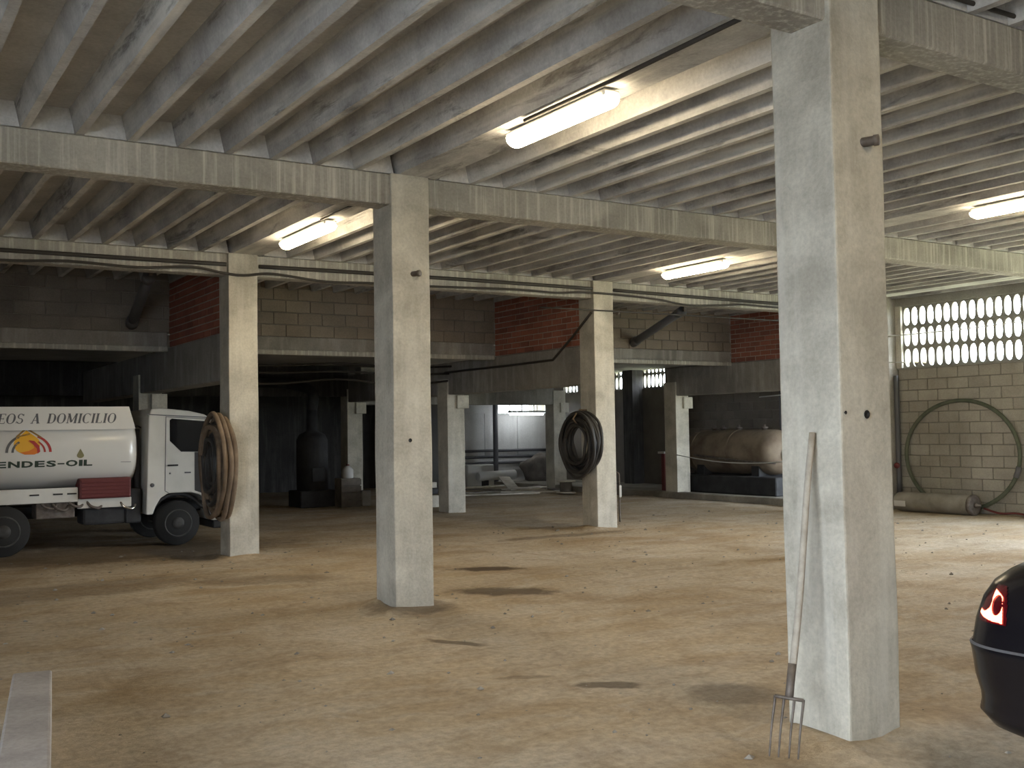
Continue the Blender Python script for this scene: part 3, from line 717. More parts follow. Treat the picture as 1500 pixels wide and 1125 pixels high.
tube('pipe', catmull([(7.08, 10.9, 0.0), (7.08, 10.9, 0.7), (7.06, 10.9, 0.83), (6.98, 10.98, 0.86)], 5), 0.016, 'steel', po, 8)
box('tag', 7.06, 7.11, 10.87, 10.885, 0.42, 0.62, 'paper', po, 0.003)

# ------------------------------------------------------------------ things in the white room and the dark bay
run('heating_pipe', [(12.05, 23.1, 0.0), (12.05, 23.1, 1.6), (12.05, 23.1, 3.16)], 0.075, 'greypipe', 'dark upright pipe in front of the white wall', 'pipe', 2)
pp = empty('pale_pipe', (11.6, 22.6, 0), 'thick pale pipe lying on supports in the white lit room', 'pipe')
lathe_dir('pipe', (11.0, 22.35, 0.30), (1, 0.05, 0.02), [(0, 0.1), (0.005, 0.13), (1.25, 0.13), (1.255, 0.10)], 'palepipe', pp, 18)
for x in (11.25, 12.0): box('support', x-0.05, x+0.05, 22.27, 22.5, -0.02, 0.19, 'soot', pp)
for z, y, lab in ((0.98, 23.4, 'topmost dark rail along the white wall'), (0.8, 23.38, 'middle dark rail along the white wall'), (0.62, 23.36, 'lowest dark rail along the white wall')):
    run('wall_pipe', [(9.6, y, z), (12, y, z+0.02), (14.15, y, z)], 0.04, 'greypipe', lab, 'pipe', 2)
tag(box('workbench', 10.9, 11.8, 22.78, 23.3, 0.0, 0.62, 'palepipe', None, 0.03), 'pale bench box against the white wall left of the brown heap', 'bench')
def lump(name, c, s, mat, label, cat, seed):
    bm = bmesh.new(); bmesh.ops.create_icosphere(bm, subdivisions=3, radius=1)
    for v in bm.verts:
        d = 1+0.28*noise.noise(v.co*1.6+Vector((seed, 0, 0)))+0.1*noise.noise(v.co*4+Vector((0, seed, 0)))
        v.co = Vector((v.co.x*d*s[0], v.co.y*d*s[1], max(v.co.z*d*s[2], -s[2]*0.55)))
    me = bpy.data.meshes.new(name); bm.to_mesh(me); bm.free(); o = link(name, me, mat, None, True); o.location = (c[0], c[1], c[2]+s[2]*0.55); return tag(o, label, cat)
lump('sack_heap', (13.25, 22.6, 0.1), (0.62, 0.42, 0.50), 'sack', 'brown covered heap at the right of the white lit room', 'heap', 3)
lump('sack_heap', (9.85, 22.2, 0.0), (0.35, 0.3, 0.2), 'plank', 'pale crumpled sack on the floor at the left of the white lit room', 'sack', 8)
rnd = random.Random(3)
PL = [(9.5, 18.7, 1.9, .30, -30, 0, 'plank'), (10.5, 18.9, 1.5, .26, -30, 0, 'plank'), (10.9, 19.8, 1.4, .35, 15, 0.04, 'plank'), (10.1, 20.7, 1.4, .22, -50, 0.0, 'plankdark'), (11.1, 20.9, 1.2, .30, 70, 0.11, 'plank'), (9.5, 19.7, 1.2, .2, 5, 0.0, 'plankdark'), (10.9, 21.9, 1.3, .24, -15, 0.0, 'plank'), (11.55, 19.2, .6, .35, 80, 0.0, 'plankdark')]
PLAB = ['long pale plank nearest the left edge of the debris', 'long pale plank at the front of the debris', 'broad pale plank in the middle of the debris', 'dark plank lying across the debris', 'tilted pale board on top of the debris', 'narrow dark plank at the left of the debris', 'pale plank at the back of the debris', 'short broad dark board at the right of the debris']
for (x, y, l, wd2, an, z, mt), lb in zip(PL, PLAB):
    o = link('plank', boxme('plank', -l/2, l/2, -wd2/2, wd2/2, 0, 0.035, 0.004), mt); o.location = (x, y, z+0.02); o.rotation_euler = (0, math.radians(-12 if 'tilted' in lb else rnd.uniform(-2, 2)), math.radians(an))
    if 'tilted' in lb: o.location.z = 0.16
    tag(o, lb, 'plank', 'planks scattered before the white lit room')
sp = empty('cable_drum', (10.9, 18.0, 0), 'small wooden cable drum standing beside the right column of the white room', 'cable drum')
for z in (0.02, 0.30): lathe_dir('flange', (10.95, 18.0, z), (0, 0, 1), [(0, 0.22), (0.002, 0.24), (0.035, 0.24), (0.037, 0.22)], 'plank', sp, 24)
lathe_dir('core', (10.95, 18.0, 0.05), (0, 0, 1), [(0, 0.15), (0.255, 0.15)], 'plankdark', sp, 20)
for i, (z, lb) in enumerate(((0.0, 'bottom pale slab stacked left of the corbelled column'), (0.27, 'middle pale slab stacked left of the corbelled column'), (0.40, 'top pale slab stacked left of the corbelled column'))):
    tag(box('concrete_slab', 5.6, 6.5, 16.3+0.05*i, 17.0, z, z+(0.25 if i == 0 else 0.12), 'column' if i != 1 else 'soot', None, 0.01), lb, 'slab', 'slabs stacked behind the corbelled column')
# old boiler in the dark bay
bo = empty('boiler', (4.6, 18.5, 0), 'sooty black upright boiler in the dark bay', 'boiler')
lathe_dir('drum', (4.5, 18.4, 0.35), (0, 0, 1), [(0, 0.30), (0.02, 0.34), (1.1, 0.34), (1.22, 0.28), (1.3, 0.12), (1.9, 0.12)], 'soot', bo, 24)
box('base', 4.1, 5.0, 18.05, 18.8, 0, 0.36, 'soot', bo, 0.02)
tube('flue', catmull([(4.5, 18.4, 2.1), (4.5, 18.4, 2.5), (4.3, 19.2, 2.7), (3.6, 19.5, 2.75)], 5), 0.12, 'soot', bo, 14)
box('fire_door', 4.35, 4.65, 18.02, 18.06, 0.55, 0.85, 'soot', bo, 0.01)
tag(box('canister', 5.36, 5.58, 17.7, 17.9, 0.0, 0.34, 'drum', None, 0.03, 2), 'grey canister on the floor right of the boiler', 'canister')
pb = empty('plastic_jug', (5.02, 17.7, 0.62), 'pale plastic jug on a crate in the dark bay', 'jug')
lathe_dir('body', (5.05, 17.75, 0.62), (0, 0, 1), [(0, 0.10), (0.01, 0.12), (0.18, 0.12), (0.24, 0.07), (0.27, 0.03)], 'paper', pb, 14)
lathe_dir('cap', (5.05, 17.75, 0.885), (0, 0, 1), [(0, 0.035), (0.03, 0.035)], 'red_box', pb, 10)
cr = empty('crate', (5.05, 17.75, 0), 'dark slatted crate carrying a pale jug in the dark bay', 'crate')
for k in range(4): box('slat', 4.82, 5.28, 17.56, 17.59, 0.03+0.15*k, 0.15+0.15*k, 'plankdark', cr)
box('body', 4.83, 5.27, 17.59, 17.95, 0, 0.62, 'plankdark', cr)

# crumbs of stone and plaster lying on the dirt
def pebbles():
    rg = random.Random(11); V = []; Fc = []
    base = [(1, 0, 0), (-1, 0, 0), (0, 1, 0), (0, -1, 0), (0, 0, 1), (0, 0, -1)]; tri = [(0, 2, 4), (2, 1, 4), (1, 3, 4), (3, 0, 4), (2, 0, 5), (1, 2, 5), (3, 1, 5), (0, 3, 5)]
    for i in range(900):
        if i % 4 == 0: bx, by = rg.choice(BASES); x, y = bx+rg.gauss(0, 0.55), by+rg.gauss(0, 0.55)
        else: x, y = rg.uniform(-4, 11.4), rg.uniform(0.6, 11.8)
        if any(abs(x-bx) < CW/2+0.06 and abs(y-by) < CD/2+0.06 for bx, by in BASES) or x < -3.0 and y < 3.2 or x > 11.4: continue
        r = 0.006+0.02*rg.random()**3; z = floor_z(x, y)+r*0.2; o = len(V); q = rg.uniform(0, 6.28)
        for p in base:
            k = r*rg.uniform(0.7, 1.25); V.append((x+(p[0]*math.cos(q)-p[1]*math.sin(q))*k*1.3, y+(p[0]*math.sin(q)+p[1]*math.cos(q))*k, z+p[2]*k*0.7))
        Fc += [tuple(o+t for t in f) for f in tri]
    o = link('stone_crumbs', pyd('stone_crumbs', V, Fc), 'kerb'); tag(o, 'small stones and crumbs scattered over the dirt floor', 'stones', kind='stuff')
pebbles()

# ------------------------------------------------------------------ pale concrete lintel lying on the floor, lower left
lv = [(-3.225, 2.82), (-3.53, 0.93)]
d = Vector((lv[0][0]-lv[1][0], lv[0][1]-lv[1][1], 0)).normalized(); sdv = Vector((-d.y, d.x, 0))
lo = link('stone_lintel', boxme('stone_lintel', -0.1, 0.1, -2.4, 0, 0.0, 0.30, 0.012, 2), 'lintel'); lo.location = Vector((-3.225, 2.85, 0.0))+sdv*0.1; lo.rotation_euler.z = math.atan2(d.y, d.x)-math.pi/2
tag(lo, 'pale grey stone lintel lying on the floor in the lower left corner', 'lintel')

# ------------------------------------------------------------------ tanker truck
YN = 12.1; YC = 13.02; HWT = 0.92
tr = empty('tanker_truck', (-1.2, YC, 0), 'white fuel tanker truck parked at the left behind a column', 'truck')
for y in (YC-0.35, YC+0.27): box('chassis_rail', -4.3, 0.45, y, y+0.08, 0.46, 0.62, 'soot', tr)
ZC, HZ = 1.40, 0.56
def tank_y(z, off=0.004):
    q = min(1, abs((z-ZC)/HZ)); return YC-HWT*(1-q**2.6)**(1/2.6)-off
lathe_x('tank', [(-4.5, 0.25), (-4.45, 0.6), (-4.35, 0.88), (-4.2, 1.0), (-0.80, 1.0), (-0.70, 0.985), (-0.64, 0.93), (-0.60, 0.8), (-0.57, 0.5), (-0.565, 0.2)], YC, ZC, 'tank_white', tr, 72, HWT, HZ, 2.6)
# fascia board along the top edge with the house lettering
fz0, fz1, fy0, fy1 = 1.70, 2.02, YN+0.015, YN+0.06
V = [(-4.3, fy0, fz0), (-0.655, fy0, fz0), (-0.735, fy1, fz1), (-4.3, fy1, fz1)]; V += [(x, y+0.03, z) for x, y, z in V]
fa = world_mesh('fascia', V, [(0, 1, 2, 3), (7, 6, 5, 4), (0, 4, 5, 1), (1, 5, 6, 2), (2, 6, 7, 3), (3, 7, 4, 0)], 'tank_white', tr)
box('top_walkway', -4.2, -0.8, YN+0.09, YN+1.7, 1.93, 1.98, 'palepipe', tr)
def fascia_pt(u, v):
    t = (v-fz0)/(fz1-fz0); return (u, fy0+(fy1-fy0)*t-0.004, v)
# serif capitals drawn stroke by stroke: (x0,y0,x1,y1,width) bars plus elliptical bowls
def bar(x0, y0, x1, y1, w_):
    dx, dy = x1-x0, y1-y0; l = math.hypot(dx, dy); nx, ny = -dy/l*w_/2, dx/l*w_/2
    return [(x0+nx, y0+ny), (x0-nx, y0-ny), (x1-nx, y1-ny), (x1+nx, y1+ny)]
def bowl(cx, cy, rx, ry, a0, a1, thick, thin, n=14):
    qs = []
    for i in range(n):
        p = [(math.radians(a0+(a1-a0)*k/n)) for k in (i, i+1)]
        w2 = [thin+(thick-thin)*abs(math.cos(a)) for a in p]
        qs.append([(cx+(rx)*math.cos(p[0]), cy+ry*math.sin(p[0])), (cx+rx*math.cos(p[1]), cy+ry*math.sin(p[1])), (cx+(rx-w2[1])*math.cos(p[1]), cy+(ry-thin)*math.sin(p[1])), (cx+(rx-w2[0])*math.cos(p[0]), cy+(ry-thin)*math.sin(p[0]))])
    return qs
def serif(x, y, w_=0.30): return bar(x-w_/2, y, x+w_/2, y, 0.06)
TK, TN = 0.19, 0.08
GLY = {
 'I': (0.42, [bar(.21, 0, .21, 1, TK), serif(.21, .03), serif(.21, .97)]),
 'L': (0.68, [bar(.17, 0, .17, 1, TK), serif(.17, .97), bar(.05, .03, .6, .03, .06), bar(.6, 0, .6, .22, .06)]),
 'E': (0.70, [bar(.17, 0, .17, 1, TK), bar(.05, .03, .62, .03, .06), bar(.05, .97, .6, .97, .06), bar(.2, .5, .48, .5, .06), bar(.62, 0, .62, .22, .05), bar(.6, .8, .6, 1, .05), bar(.48, .4, .48, .6, .05)]),
 'A': (0.80, [bar(.12, 0, .4, 1, TN), bar(.66, 0, .38, 1, TK), bar(.22, .32, .58, .32, .06), serif(.12, .03, .24), serif(.67, .03, .28)]),
 'D': (0.82, [bar(.17, 0, .17, 1, TK), serif(.12, .03, .2), serif(.12, .97, .2), bar(.17, .03, .38, .03, .06), bar(.17, .97, .38, .97, .06)]+bowl(.36, .5, .40, .5, -90, 90, TK, .06)),
 'O': (0.88, bowl(.42, .5, .40, .52, 0, 360, TK, .06, 24)),
 'C': (0.80, bowl(.42, .5, .40, .52, 48, 312, TK, .06, 20)+[bar(.70, .72, .70, .98, .05)]),
 'M': (1.02, [bar(.16, 0, .16, 1, TN), bar(.84, 0, .84, 1, TK), bar(.17, 1, .5, .1, TK), bar(.83, 1, .5, .1, TN), serif(.16, .03, .24), serif(.84, .03, .28), serif(.12, .97, .18), serif(.88, .97, .2)]),
 'S': (0.68, bowl(.34, .74, .27, .27, 20, 270, .13, .07, 12)+bowl(.34, .27, .28, .28, -160, 90, .13, .07, 12)+[bar(.06, .03, .06, .26, .05), bar(.58, .76, .58, .97, .05)]),
 ' ': (0.62, [])}
def serif_text(s, right, base, h, shear=0.22):
    wtot = sum(GLY[c][0] for c in s); x = right-wtot*h; out = []
    for c in s:
        w_, bars = GLY[c]
        if bars: out.append([[(x+(px+shear*py)*h, base+py*h) for px, py in b] for b in bars])
        x += w_*h
    return out
TXT = serif_text('EOS A DOMICILIO', 0, 0, 1.0)
xs_ = [p[0] for g in TXT for q in g for p in q]; kx = 1.53/(max(xs_)-min(xs_))
for g in TXT: decal('letter', [[(-0.915+(p[0]-max(xs_))*kx, 1.79+p[1]*0.135) for p in q] for q in g], fascia_pt, 'ink_grey', fa, 0.5)
# name on the tank side
def font_polys(s, ref):
    cu = bpy.data.curves.new('t', 'FONT'); cu.body = s; cu.offset = 0.04; cu.resolution_u = 3; to = bpy.data.objects.new('t', cu); COL.objects.link(to)
    me = bpy.data.meshes.new_from_object(to.evaluated_get(bpy.context.evaluated_depsgraph_get())); bpy.data.objects.remove(to); bpy.data.curves.remove(cu)
    P = [[(me.vertices[i].co.x, me.vertices[i].co.y) for i in p.vertices] for p in me.polygons]; bpy.data.meshes.remove(me); return P
adv = {'E': .88, 'N': 1.0, 'D': .98, 'S': .86, '-': .62, 'O': 1.05, 'I': .34, 'L': .8}
tot = sum(adv[c] for c in 'ENDES-OIL'); ux = -2.47
side = lambda u, v: (u, tank_y(v), v)
side2 = lambda u, v: (u, tank_y(v, 0.007), v)
tank_o = [c for c in tr.children if c.name.startswith('tank')][0]
for ch in 'ENDES-OIL':
    P = font_polys(ch, None); wch = adv[ch]/tot*1.24
    X0 = min(p[0] for q in P for p in q); X1 = max(p[0] for q in P for p in q)
    z0_, z1_ = (1.225, 1.243) if ch == '-' else (1.195, 1.282)
    Y0 = min(p[1] for q in P for p in q); Y1 = max(p[1] for q in P for p in q)
    decal('letter', [[(ux+(0.06+0.86*(p[0]-X0)/(X1-X0))*wch, z0_+(p[1]-Y0)/(Y1-Y0)*(z1_-z0_)) for p in q] for q in P], side, 'ink_green', tank_o, 0.06)
    ux += wch
def ell(cx, cy, rx, ry, a0=0, a1=360, n=28): return [(cx+rx*math.cos(math.radians(a0+(a1-a0)*k/n)), cy+ry*math.sin(math.radians(a0+(a1-a0)*k/n))) for k in range(n if a1-a0 >= 360 else n+1)]
def arc(cx, cy, r0x, r0y, r1x, r1y, a0, a1, n=12):
    return [[(cx+rx*math.cos(math.radians(a)), cy+ry*math.sin(math.radians(a))) for rx, ry, a in ((r0x, r0y, a0+(a1-a0)*k/n), (r1x, r1y, a0+(a1-a0)*k/n), (r1x, r1y, a0+(a1-a0)*(k+1)/n), (r0x, r0y, a0+(a1-a0)*(k+1)/n))] for k in range(n)]
LX, LZ = -2.06, 1.40
decal('emblem_roof', [bar(LX-0.15, LZ+0.21, LX-0.02, LZ+0.325, 0.022), bar(LX+0.16, LZ+0.20, LX-0.02, LZ+0.325, 0.022), bar(LX-0.15, LZ+0.21, LX+0.02, LZ+0.25, 0.02)], side, 'ink_brown', tr)
decal('emblem_disc', [ell(LX-0.02, LZ+0.11, 0.165, 0.135), [(LX-0.12, LZ+0.21), (LX+0.09, LZ+0.21), (LX-0.02, LZ+0.30)]], side, 'ink_yellow', tr, 0.06)
decal('emblem_flame', [[(LX-0.02, LZ+0.16), (LX+0.06, LZ+0.13), (LX+0.13, LZ+0.06), (LX+0.14, LZ+0.0), (LX+0.07, LZ-0.03), (LX-0.05, LZ-0.03), (LX-0.11, LZ+0.0), (LX, LZ+0.02), (LX+0.07, LZ+0.06), (LX+0.06, LZ+0.10)]], side2, 'ink_orange', tr, 0.06)
decal('emblem_swirl', [[(LX, LZ+0.165), (LX+0.07, LZ+0.155), (LX+0.13, LZ+0.09), (LX+0.145, LZ+0.01), (LX+0.11, LZ-0.02), (LX+0.10, LZ+0.05), (LX+0.06, LZ+0.10)]], lambda u, v: (u, tank_y(v, 0.010), v), 'ink_red', tr, 0.06)
decal('emblem_arc', arc(LX, LZ, 0.29, 0.25, 0.255, 0.22, 115, 180)+arc(LX, LZ, 0.215, 0.185, 0.185, 0.16, 125, 180), side, 'ink_grey', tr)
decal('emblem_arc', arc(LX, LZ, 0.29, 0.25, 0.255, 0.22, 0, 65)+arc(LX, LZ, 0.215, 0.185, 0.19, 0.165, 0, 55), side, 'ink_red', tr)
DX, DZ = -1.40, 1.362
drop = [(DX, DZ+0.075), (DX+0.025, DZ+0.03), (DX+0.045, DZ-0.01)]+[(DX+0.047*math.cos(a), DZ-0.02+0.037*math.sin(a)) for a in [-k*math.pi/10 for k in range(11)]]+[(DX-0.045, DZ-0.01), (DX-0.025, DZ+0.03)]
decal('emblem_drop', [drop], side, 'ink_olive', tr)
decal('seam_mark', [bar(-0.86, 1.235, -0.72, 1.235, 0.006)], side, 'ink_grey', tank_o)
# cab
cab = [(-0.51, 0.47), (-0.475, 1.88), (-0.44, 1.985), (-0.30, 1.995), (0.10, 1.955), (0.33, 1.90), (0.46, 1.80), (0.60, 1.36), (0.66, 1.2), (0.68, 0.60), (0.52, 0.60), (0.36, 0.62), (0.25, 0.73), (0.12, 0.765), (-0.2, 0.765), (-0.31, 0.70), (-0.38, 0.58), (-0.42, 0.47)]
cb = extrude_xz('cab', cab, YN, YN+1.84, 'truck_white', tr, 0.018)
def cabp(u, v): return (u, YN-0.004, v)
def cabq(u, v): return (u, YN-0.008, v)
decal('door_seam', [bar(-0.25, 0.80, -0.235, 1.87, 0.010), bar(-0.25, 0.8, -0.2, 0.77, 0.010), bar(-0.24, 1.87, 0.36, 1.835, 0.010), bar(-0.50, 1.905, 0.40, 1.855, 0.014)], cabp, 'ink_grey', cb)
decal('side_window', [[(-0.18, 1.82), (-0.15, 1.842), (0.34, 1.80), (0.40, 1.78), (0.52, 1.40), (0.50, 1.345), (-0.02, 1.36), (-0.18, 1.52)]], cabp, 'glass_dark', cb, 0.5)
decal('corner_panel', [[(0.175, 1.35), (0.52, 1.345), (0.63, 1.2), (0.65, 0.64), (0.38, 0.66), (0.30, 0.74), (0.175, 0.79)]], cabp, 'car_trim', cb, 0.5)
box('door_handle', -0.215, -0.065, YN-0.022, YN-0.004, 1.155, 1.178, 'black', cb, 0.004)
lathe_dir('door_lock', (-0.18, YN, 1.05), (0, -1, 0), [(0, 0.012), (0.006, 0.012)], 'ink_grey', cb, 10)
box('badge', 0.03, 0.12, YN-0.010, YN-0.002, 1.045, 1.065, 'ink_grey', cb)
lathe_dir('fuel_cap', (-0.43, YN, 0.89), (0, -1, 0), [(0, 0.03), (0.01, 0.03)], 'ink_grey', cb, 12)
world_mesh('windscreen', [(0.475, YN+0.08, 1.79), (0.475, YN+1.76, 1.79), (0.645, YN+1.76, 1.24), (0.645, YN+0.08, 1.24), (0.465, YN+0.08, 1.785), (0.465, YN+1.76, 1.785), (0.635, YN+1.76, 1.235), (0.635, YN+0.08, 1.235)], [(0, 1, 2, 3), (7, 6, 5, 4), (0, 4, 5, 1), (1, 5, 6, 2), (2, 6, 7, 3), (3, 7, 4, 0)], 'glass_dark', cb)
for i in range(4): box('grille_bar', 0.675, 0.70, YN+0.4, YN+1.44, 0.72+0.1*i, 0.78+0.1*i, 'black', cb)
bu = box('bumper', 0.42, 0.76, YN-0.02, YN+1.86, 0.34, 0.50, 'truck_white', tr, 0.03, 2)
box('lower_bumper', 0.45, 0.70, YN+0.02, YN+1.8, 0.22, 0.34, 'black', tr, 0.02)
for y in (YN+0.10, YN+1.72):
    hl = lathe_dir('headlight', (0.62, y, 0.56), (1, -0.15, 0), [(0, 0.06), (0.06, 0.085), (0.11, 0.08), (0.13, 0.05)], 'headlight', tr, 18)
lathe_dir('indicator_lamp', (0.40, YN-0.005, 0.72), (0.35, -0.4, -0.5), [(0, 0.03), (0.03, 0.05), (0.14, 0.05), (0.17, 0.02)], 'headlight', tr, 14)
lathe_dir('side_lamp', (0.50, YN-0.005, 0.66), (0.2, -1, 0), [(0, 0.02), (0.03, 0.035), (0.05, 0.02)], 'chrome', tr, 12)
tube('mirror_arm', catmull([(0.44, YN, 1.80), (0.50, YN-0.13, 1.78), (0.50, YN-0.15, 1.5), (0.5, YN-0.13, 1.3)], 4), 0.012, 'black', tr, 6)
box('mirror', 0.47, 0.52, YN-0.22, YN-0.08, 1.42, 1.72, 'black', tr, 0.015)
tube('wheel_arch', [(-0.40+0.0, YN+0.12, 0.5)]+[(-0.05+0.40*math.cos(math.radians(a)), YN+0.12, 0.36+0.385*math.sin(math.radians(a))) for a in range(150, 20, -13)]+[(0.4, YN+0.12, 0.5)], 0.03, 'black', tr, 8)
def wheel(x, y, r, wdt, par, dual=False, sgn=-1):
    wh = lathe_dir('tyre', (x, y-wdt*sgn*0, r+0.0), (0, -sgn, 0), [(0, r*0.62), (0.01, r*0.66), (0.03, r*0.94), (0.06, r), (wdt-0.06, r), (wdt-0.03, r*0.94), (wdt-0.01, r*0.66), (wdt, r*0.62)], 'tyre', par, 36)
    rm = lathe_dir('rim', (x, y+0.015*(-sgn)*0, r), (0, sgn, 0), [(-0.06, 0.06), (-0.05, r*0.5), (-0.012, r*0.62), (0.004, r*0.62), (0.004, r*0.56), (-0.03, r*0.5), (-0.035, r*0.3), (0.01, r*0.26), (0.015, r*0.08)], 'rim', wh, 28)
    for k in range(8):
        a = 2*math.pi*k/8; lathe_dir('wheel_nut', (x+r*0.4*math.cos(a), y-0.0, r+r*0.4*math.sin(a)), (0, sgn, 0), [(-0.05, 0.014), (-0.015, 0.014)], 'steel', wh, 6)
    return wh
wheel(-0.05, YN+0.04, 0.325, 0.24, tr); wheel(-2.36, YN+0.04, 0.34, 0.42, tr)
wheel(-0.05, YN+1.56, 0.325, 0.24, tr); wheel(-2.36, YN+1.38, 0.34, 0.42, tr)
box('axle', -0.10, 0.0, YN+0.2, YN+1.6, 0.28, 0.37, 'soot', tr); box('axle', -2.41, -2.31, YN+0.3, YN+1.6, 0.28, 0.4, 'soot', tr)
# under-tank gear
rb = box('hose_locker', -1.41, -0.72, YN+0.005, YN+0.32, 0.735, 1.02, 'red_box', tr, 0.02, 2)
for k in range(5): box('shutter_slat', -1.39, -0.74, YN-0.004, YN+0.008, 0.755+0.05*k, 0.795+0.05*k, 'red_box', rb, 0.004)
box('side_skirt', -4.2, -1.42, YN+0.06, YN+0.10, 0.70, 0.90, 'truck_white', tr, 0.006)
box('side_skirt', -1.42, -0.70, YN+0.08, YN+0.12, 0.60, 0.735, 'truck_white', tr, 0.006)
box('valve_box', -1.95, -1.45, YN+0.12, YN+0.5, 0.48, 0.72, 'steel', tr, 0.01)
for x in (-1.98, -1.68, -1.5, -1.2, -1.0): box('latch', x-0.06, x+0.06, YN+0.045, YN+0.065, 0.805, 0.825, 'black', tr)
for x, z in ((-1.9, 0.65), (-1.75, 0.62), (-1.55, 0.66), (-1.3, 0.63), (-0.85, 0.6)):
    tube('fuel_pipe', catmull([(x, YN+0.10, z+0.07), (x+0.05, YN+0.06, z), (x+0.16, YN+0.07, z-0.03), (x+0.22, YN+0.12, z+0.03)], 4), 0.02, 'chrome' if x > -1.0 else 'steel', tr, 8)
box('fuel_tank', -1.35, -0.75, YN+0.13, YN+0.55, 0.36, 0.60, 'soot', tr, 0.04, 2)
box('mudguard', -0.78, -0.56, YN+0.1, YN+0.5, 0.36, 0.85, 'soot', tr, 0.02)
tube('air_intake', [(-0.585, YN+0.3, 0.6), (-0.585, YN+0.3, 1.7)], 0.05, 'black', tr, 10)
tube('cab_cable', catmull([(-0.66, YN+0.25, 1.70), (-0.60, YN+0.2, 1.74), (-0.53, YN+0.25, 1.72)], 4), 0.012, 'black', tr, 6)

# ------------------------------------------------------------------ black car, lower right
CX0, CYL = 0.07, -0.49      # rear bumper, left flank
CL, CWD = 4.55, 1.80
car = empty('black_car', (CX0+CL/2, CYL-CWD/2, 0), 'black car with a glowing red tail light at the right edge', 'car')
CCX, CCY = CX0+CL/2, CYL-CWD/2
LAY = [(0.155, 0.36, 0.42), (0.17, 0.24, 0.26), (0.19, 0.13, 0.13), (0.23, 0.06, 0.06), (0.29, 0.024, 0.024), (0.33, 0.030, 0.030), (0.37, 0.028, 0.028), (0.45, 0.013, 0.013), (0.56, 0.004, 0.004), (0.585, 0.0, 0.0), (0.60, 0.008, 0.008), (0.70, 0.025, 0.018), (0.80, 0.055, 0.04), (0.87, 0.09, 0.075), (0.92, 0.14, 0.125), (0.955, 0.18, 0.18), (0.985, 0.24, 0.26), (1.00, 0.36, 0.40), (1.005, 0.6, 0.75)]
EXPN = 4.2
def plan(z, a):
    """point of the body surface at height z and plan angle a"""
    for i in range(len(LAY)-1):
        if LAY[i][0] <= z <= LAY[i+1][0]: break
    t = (z-LAY[i][0])/(LAY[i+1][0]-LAY[i][0]); ix = LAY[i][1]+(LAY[i+1][1]-LAY[i][1])*t; iy = LAY[i][2]+(LAY[i+1][2]-LAY[i][2])*t
    ca, sa = math.cos(a), math.sin(a)
    hx, hy = CL/2-ix, CWD/2-iy
    # corner rounding works on a 0.9 m square at each end, the flanks between are straight
    rr = 0.34
    ex = 2.3
    ux = (abs(ca)**ex+abs(sa)**ex)**(-1/ex)
    x = math.copysign(hx-rr, ca)+ca*ux*rr if abs(ca) > 1e-6 else 0
    y = math.copysign(hy-rr, sa)+sa*ux*rr if abs(sa) > 1e-6 else 0
    # bowed rear
    zz = z*(1-0.06*max(0, x/(CL/2))) if z > 0.6 else z
    x -= 0.05*math.copysign(1-(y/hy)**2, x) if False else 0
    return Vector((CCX+x, CCY+y, zz))
NA = 96; V = []; Fc = []
def ang(k): return 2*math.pi*(k+0.5)/NA
for (z, _, _) in LAY:
    for k in range(NA): V.append(plan(z, ang(k)))
for i in range(len(LAY)-1):
    for k in range(NA): Fc.append((i*NA+k, i*NA+(k+1) % NA, (i+1)*NA+(k+1) % NA, (i+1)*NA+k))
Fc += [tuple(range(NA))[::-1], tuple((len(LAY)-1)*NA+k for k in range(NA))]
body = world_mesh('body', V, Fc, 'car', car, True)
# greenhouse
gl = [(0.99, 0.75, 3.05, 0.72), (1.15, 0.98, 2.80, 0.67), (1.30, 1.22, 2.55, 0.60), (1.40, 1.45, 2.30, 0.55), (1.43, 1.60, 2.1, 0.48)]
V = []; Fc = []; n = 32
for z, a, b, hw in gl:
    for k in range(n):
        q = 2*math.pi*(k+.5)/n; ca, sa = math.cos(q), math.sin(q); u = (abs(ca)**5+abs(sa)**5)**(-0.2)
        V.append((CX0+(a+b)/2+ca*u*(b-a)/2+0.2, CCY+sa*u*hw, z))
for i in range(len(gl)-1):
    for k in range(n): Fc.append((i*n+k, i*n+(k+1) % n, (i+1)*n+(k+1) % n, (i+1)*n+k))
Fc.append(tuple((len(gl)-1)*n+k for k in range(n)))
world_mesh('glasshouse', V, Fc, 'glass_dark', car, True)
box('roof', CX0+1.7, CX0+2.5, CCY-0.5, CCY+0.5, 1.425, 1.455, 'car', car, 0.012, 2)
for x in (CX0+0.95, CX0+3.65):
    for y, s in ((CYL-0.03, 1), (CYL-CWD+0.03, -1)): wheel(x, y, 0.315, 0.2, car, False, s)
def rear_a(yoff, z):
    """plan angle whose rear-surface point lies yoff in from the left flank"""
    lo_, hi_ = math.pi/2+1e-3, math.pi-1e-4
    for _ in range(40):
        m_ = (lo_+hi_)/2
        if CYL-plan(z, m_).y < yoff: lo_ = m_
        else: hi_ = m_
    return (lo_+hi_)/2
def rear_pt(yoff, z, off=0.004):
    if yoff > 0.40:
        p = plan(z, math.pi-1e-4); p2 = plan(min(z+0.01, 1.0), math.pi-1e-4); p.y = CYL-yoff
        return p+Vector((-(p2.z-p.z), 0, p2.x-p.x)).normalized()*off
    a = rear_a(yoff, z); p = plan(z, a); q = plan(z, a+0.01); r0 = plan(min(z+0.01, 1.0), a)
    nn = (q-p).cross(r0-p).normalized()
    if nn.x > 0: nn = -nn
    return p+nn*off
def inpoly(x, y, P):
    c = False; j = len(P)-1
    for i in range(len(P)):
        if (P[i][1] > y) != (P[j][1] > y) and x < (P[j][0]-P[i][0])*(y-P[i][1])/(P[j][1]-P[i][1])+P[i][0]: c = not c
        j = i
    return c
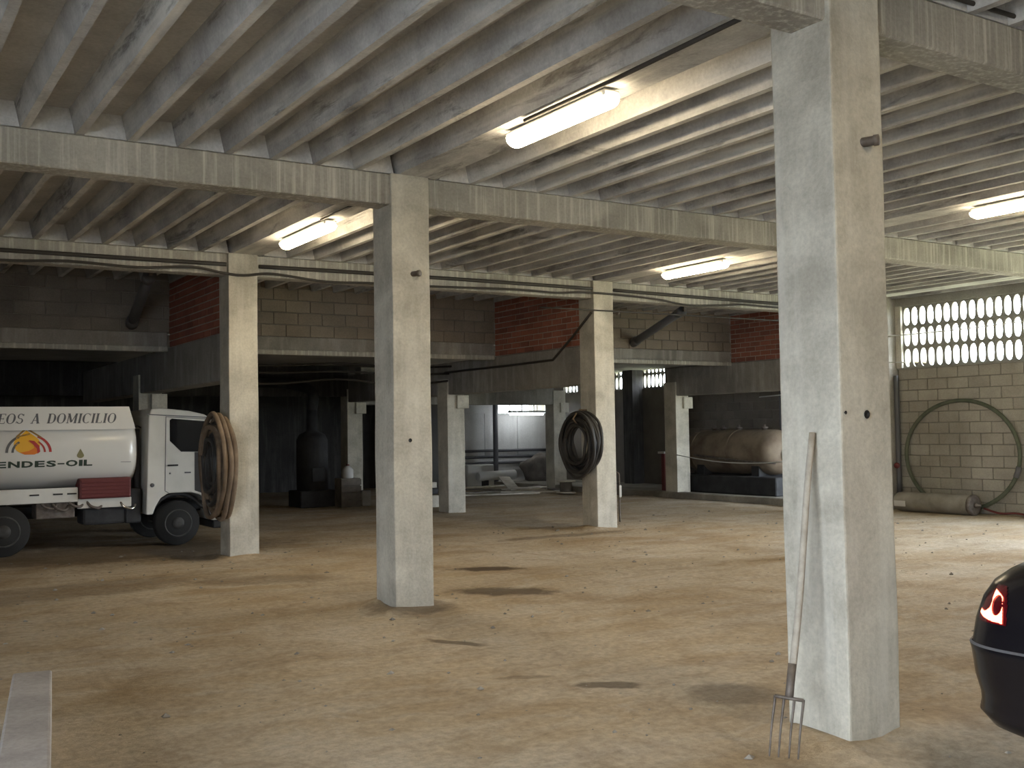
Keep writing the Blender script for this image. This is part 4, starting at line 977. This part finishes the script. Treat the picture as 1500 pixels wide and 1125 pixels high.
def rear_patch(name, test, y0, y1, z0, z1, step, off, mat, par):
    ny, nz = int((y1-y0)/step), int((z1-z0)/step); V = []; Fc = []; idx = {}
    def vid(i, j):
        if (i, j) not in idx: idx[(i, j)] = len(V); V.append(rear_pt(y0+i*step, z0+j*step, off))
        return idx[(i, j)]
    for i in range(ny):
        for j in range(nz):
            if test(y0+(i+.5)*step, z0+(j+.5)*step): Fc.append((vid(i, j), vid(i+1, j), vid(i+1, j+1), vid(i, j+1)))
    return world_mesh(name, V, Fc, mat, par, True)
LENS = [(0.045, 0.715), (0.075, 0.70), (0.20, 0.70), (0.19, 0.80), (0.165, 0.865), (0.115, 0.865), (0.075, 0.81)]
GLOW = [(0.062, 0.752), (0.058, 0.735), (0.080, 0.722), (0.120, 0.712), (0.183, 0.708), (0.176, 0.760), (0.168, 0.815), (0.150, 0.828), (0.118, 0.843), (0.116, 0.822), (0.118, 0.79), (0.112, 0.765), (0.092, 0.748), (0.080, 0.744)]
LENS = [(0.145+(a-0.058)*1.16, b) for a, b in LENS]; GLOW = [(0.145+(a-0.058)*1.16, b) for a, b in GLOW]
tl = rear_patch('tail_light', lambda a, b: inpoly(a, b, LENS), 0.11, 0.33, 0.69, 0.875, 0.006, 0.004, 'lens_red', car)
tl['label'] = 'glowing red tail light'
rear_patch('glowing_ring', lambda a, b: inpoly(a, b, GLOW) and ((a-0.247)/0.030)**2+((b-0.780)/0.043)**2 > 1, 0.13, 0.31, 0.70, 0.85, 0.0025, 0.008, 'lamp_red', tl)
rear_patch('bumper_strip', lambda a, b: True, 0.02, 0.9, 0.588, 0.600, 0.006, 0.005, 'greypipe', car)
rear_patch('boot_seam', lambda a, b: True, 0.42, 0.9, 0.676, 0.684, 0.008, 0.003, 'black', car)
rear_patch('boot_edge', lambda a, b: True, 0.34, 0.9, 0.975, 0.985, 0.01, 0.004, 'chrome', car)
for y in (CYL-0.36, CYL-CWD+0.36): lathe_dir('exhaust', (CX0+0.26, y, 0.17), (-1, 0, 0), [(0, 0.03), (0.16, 0.03), (0.162, 0.024), (0.1, 0.024)], 'steel', car, 14)
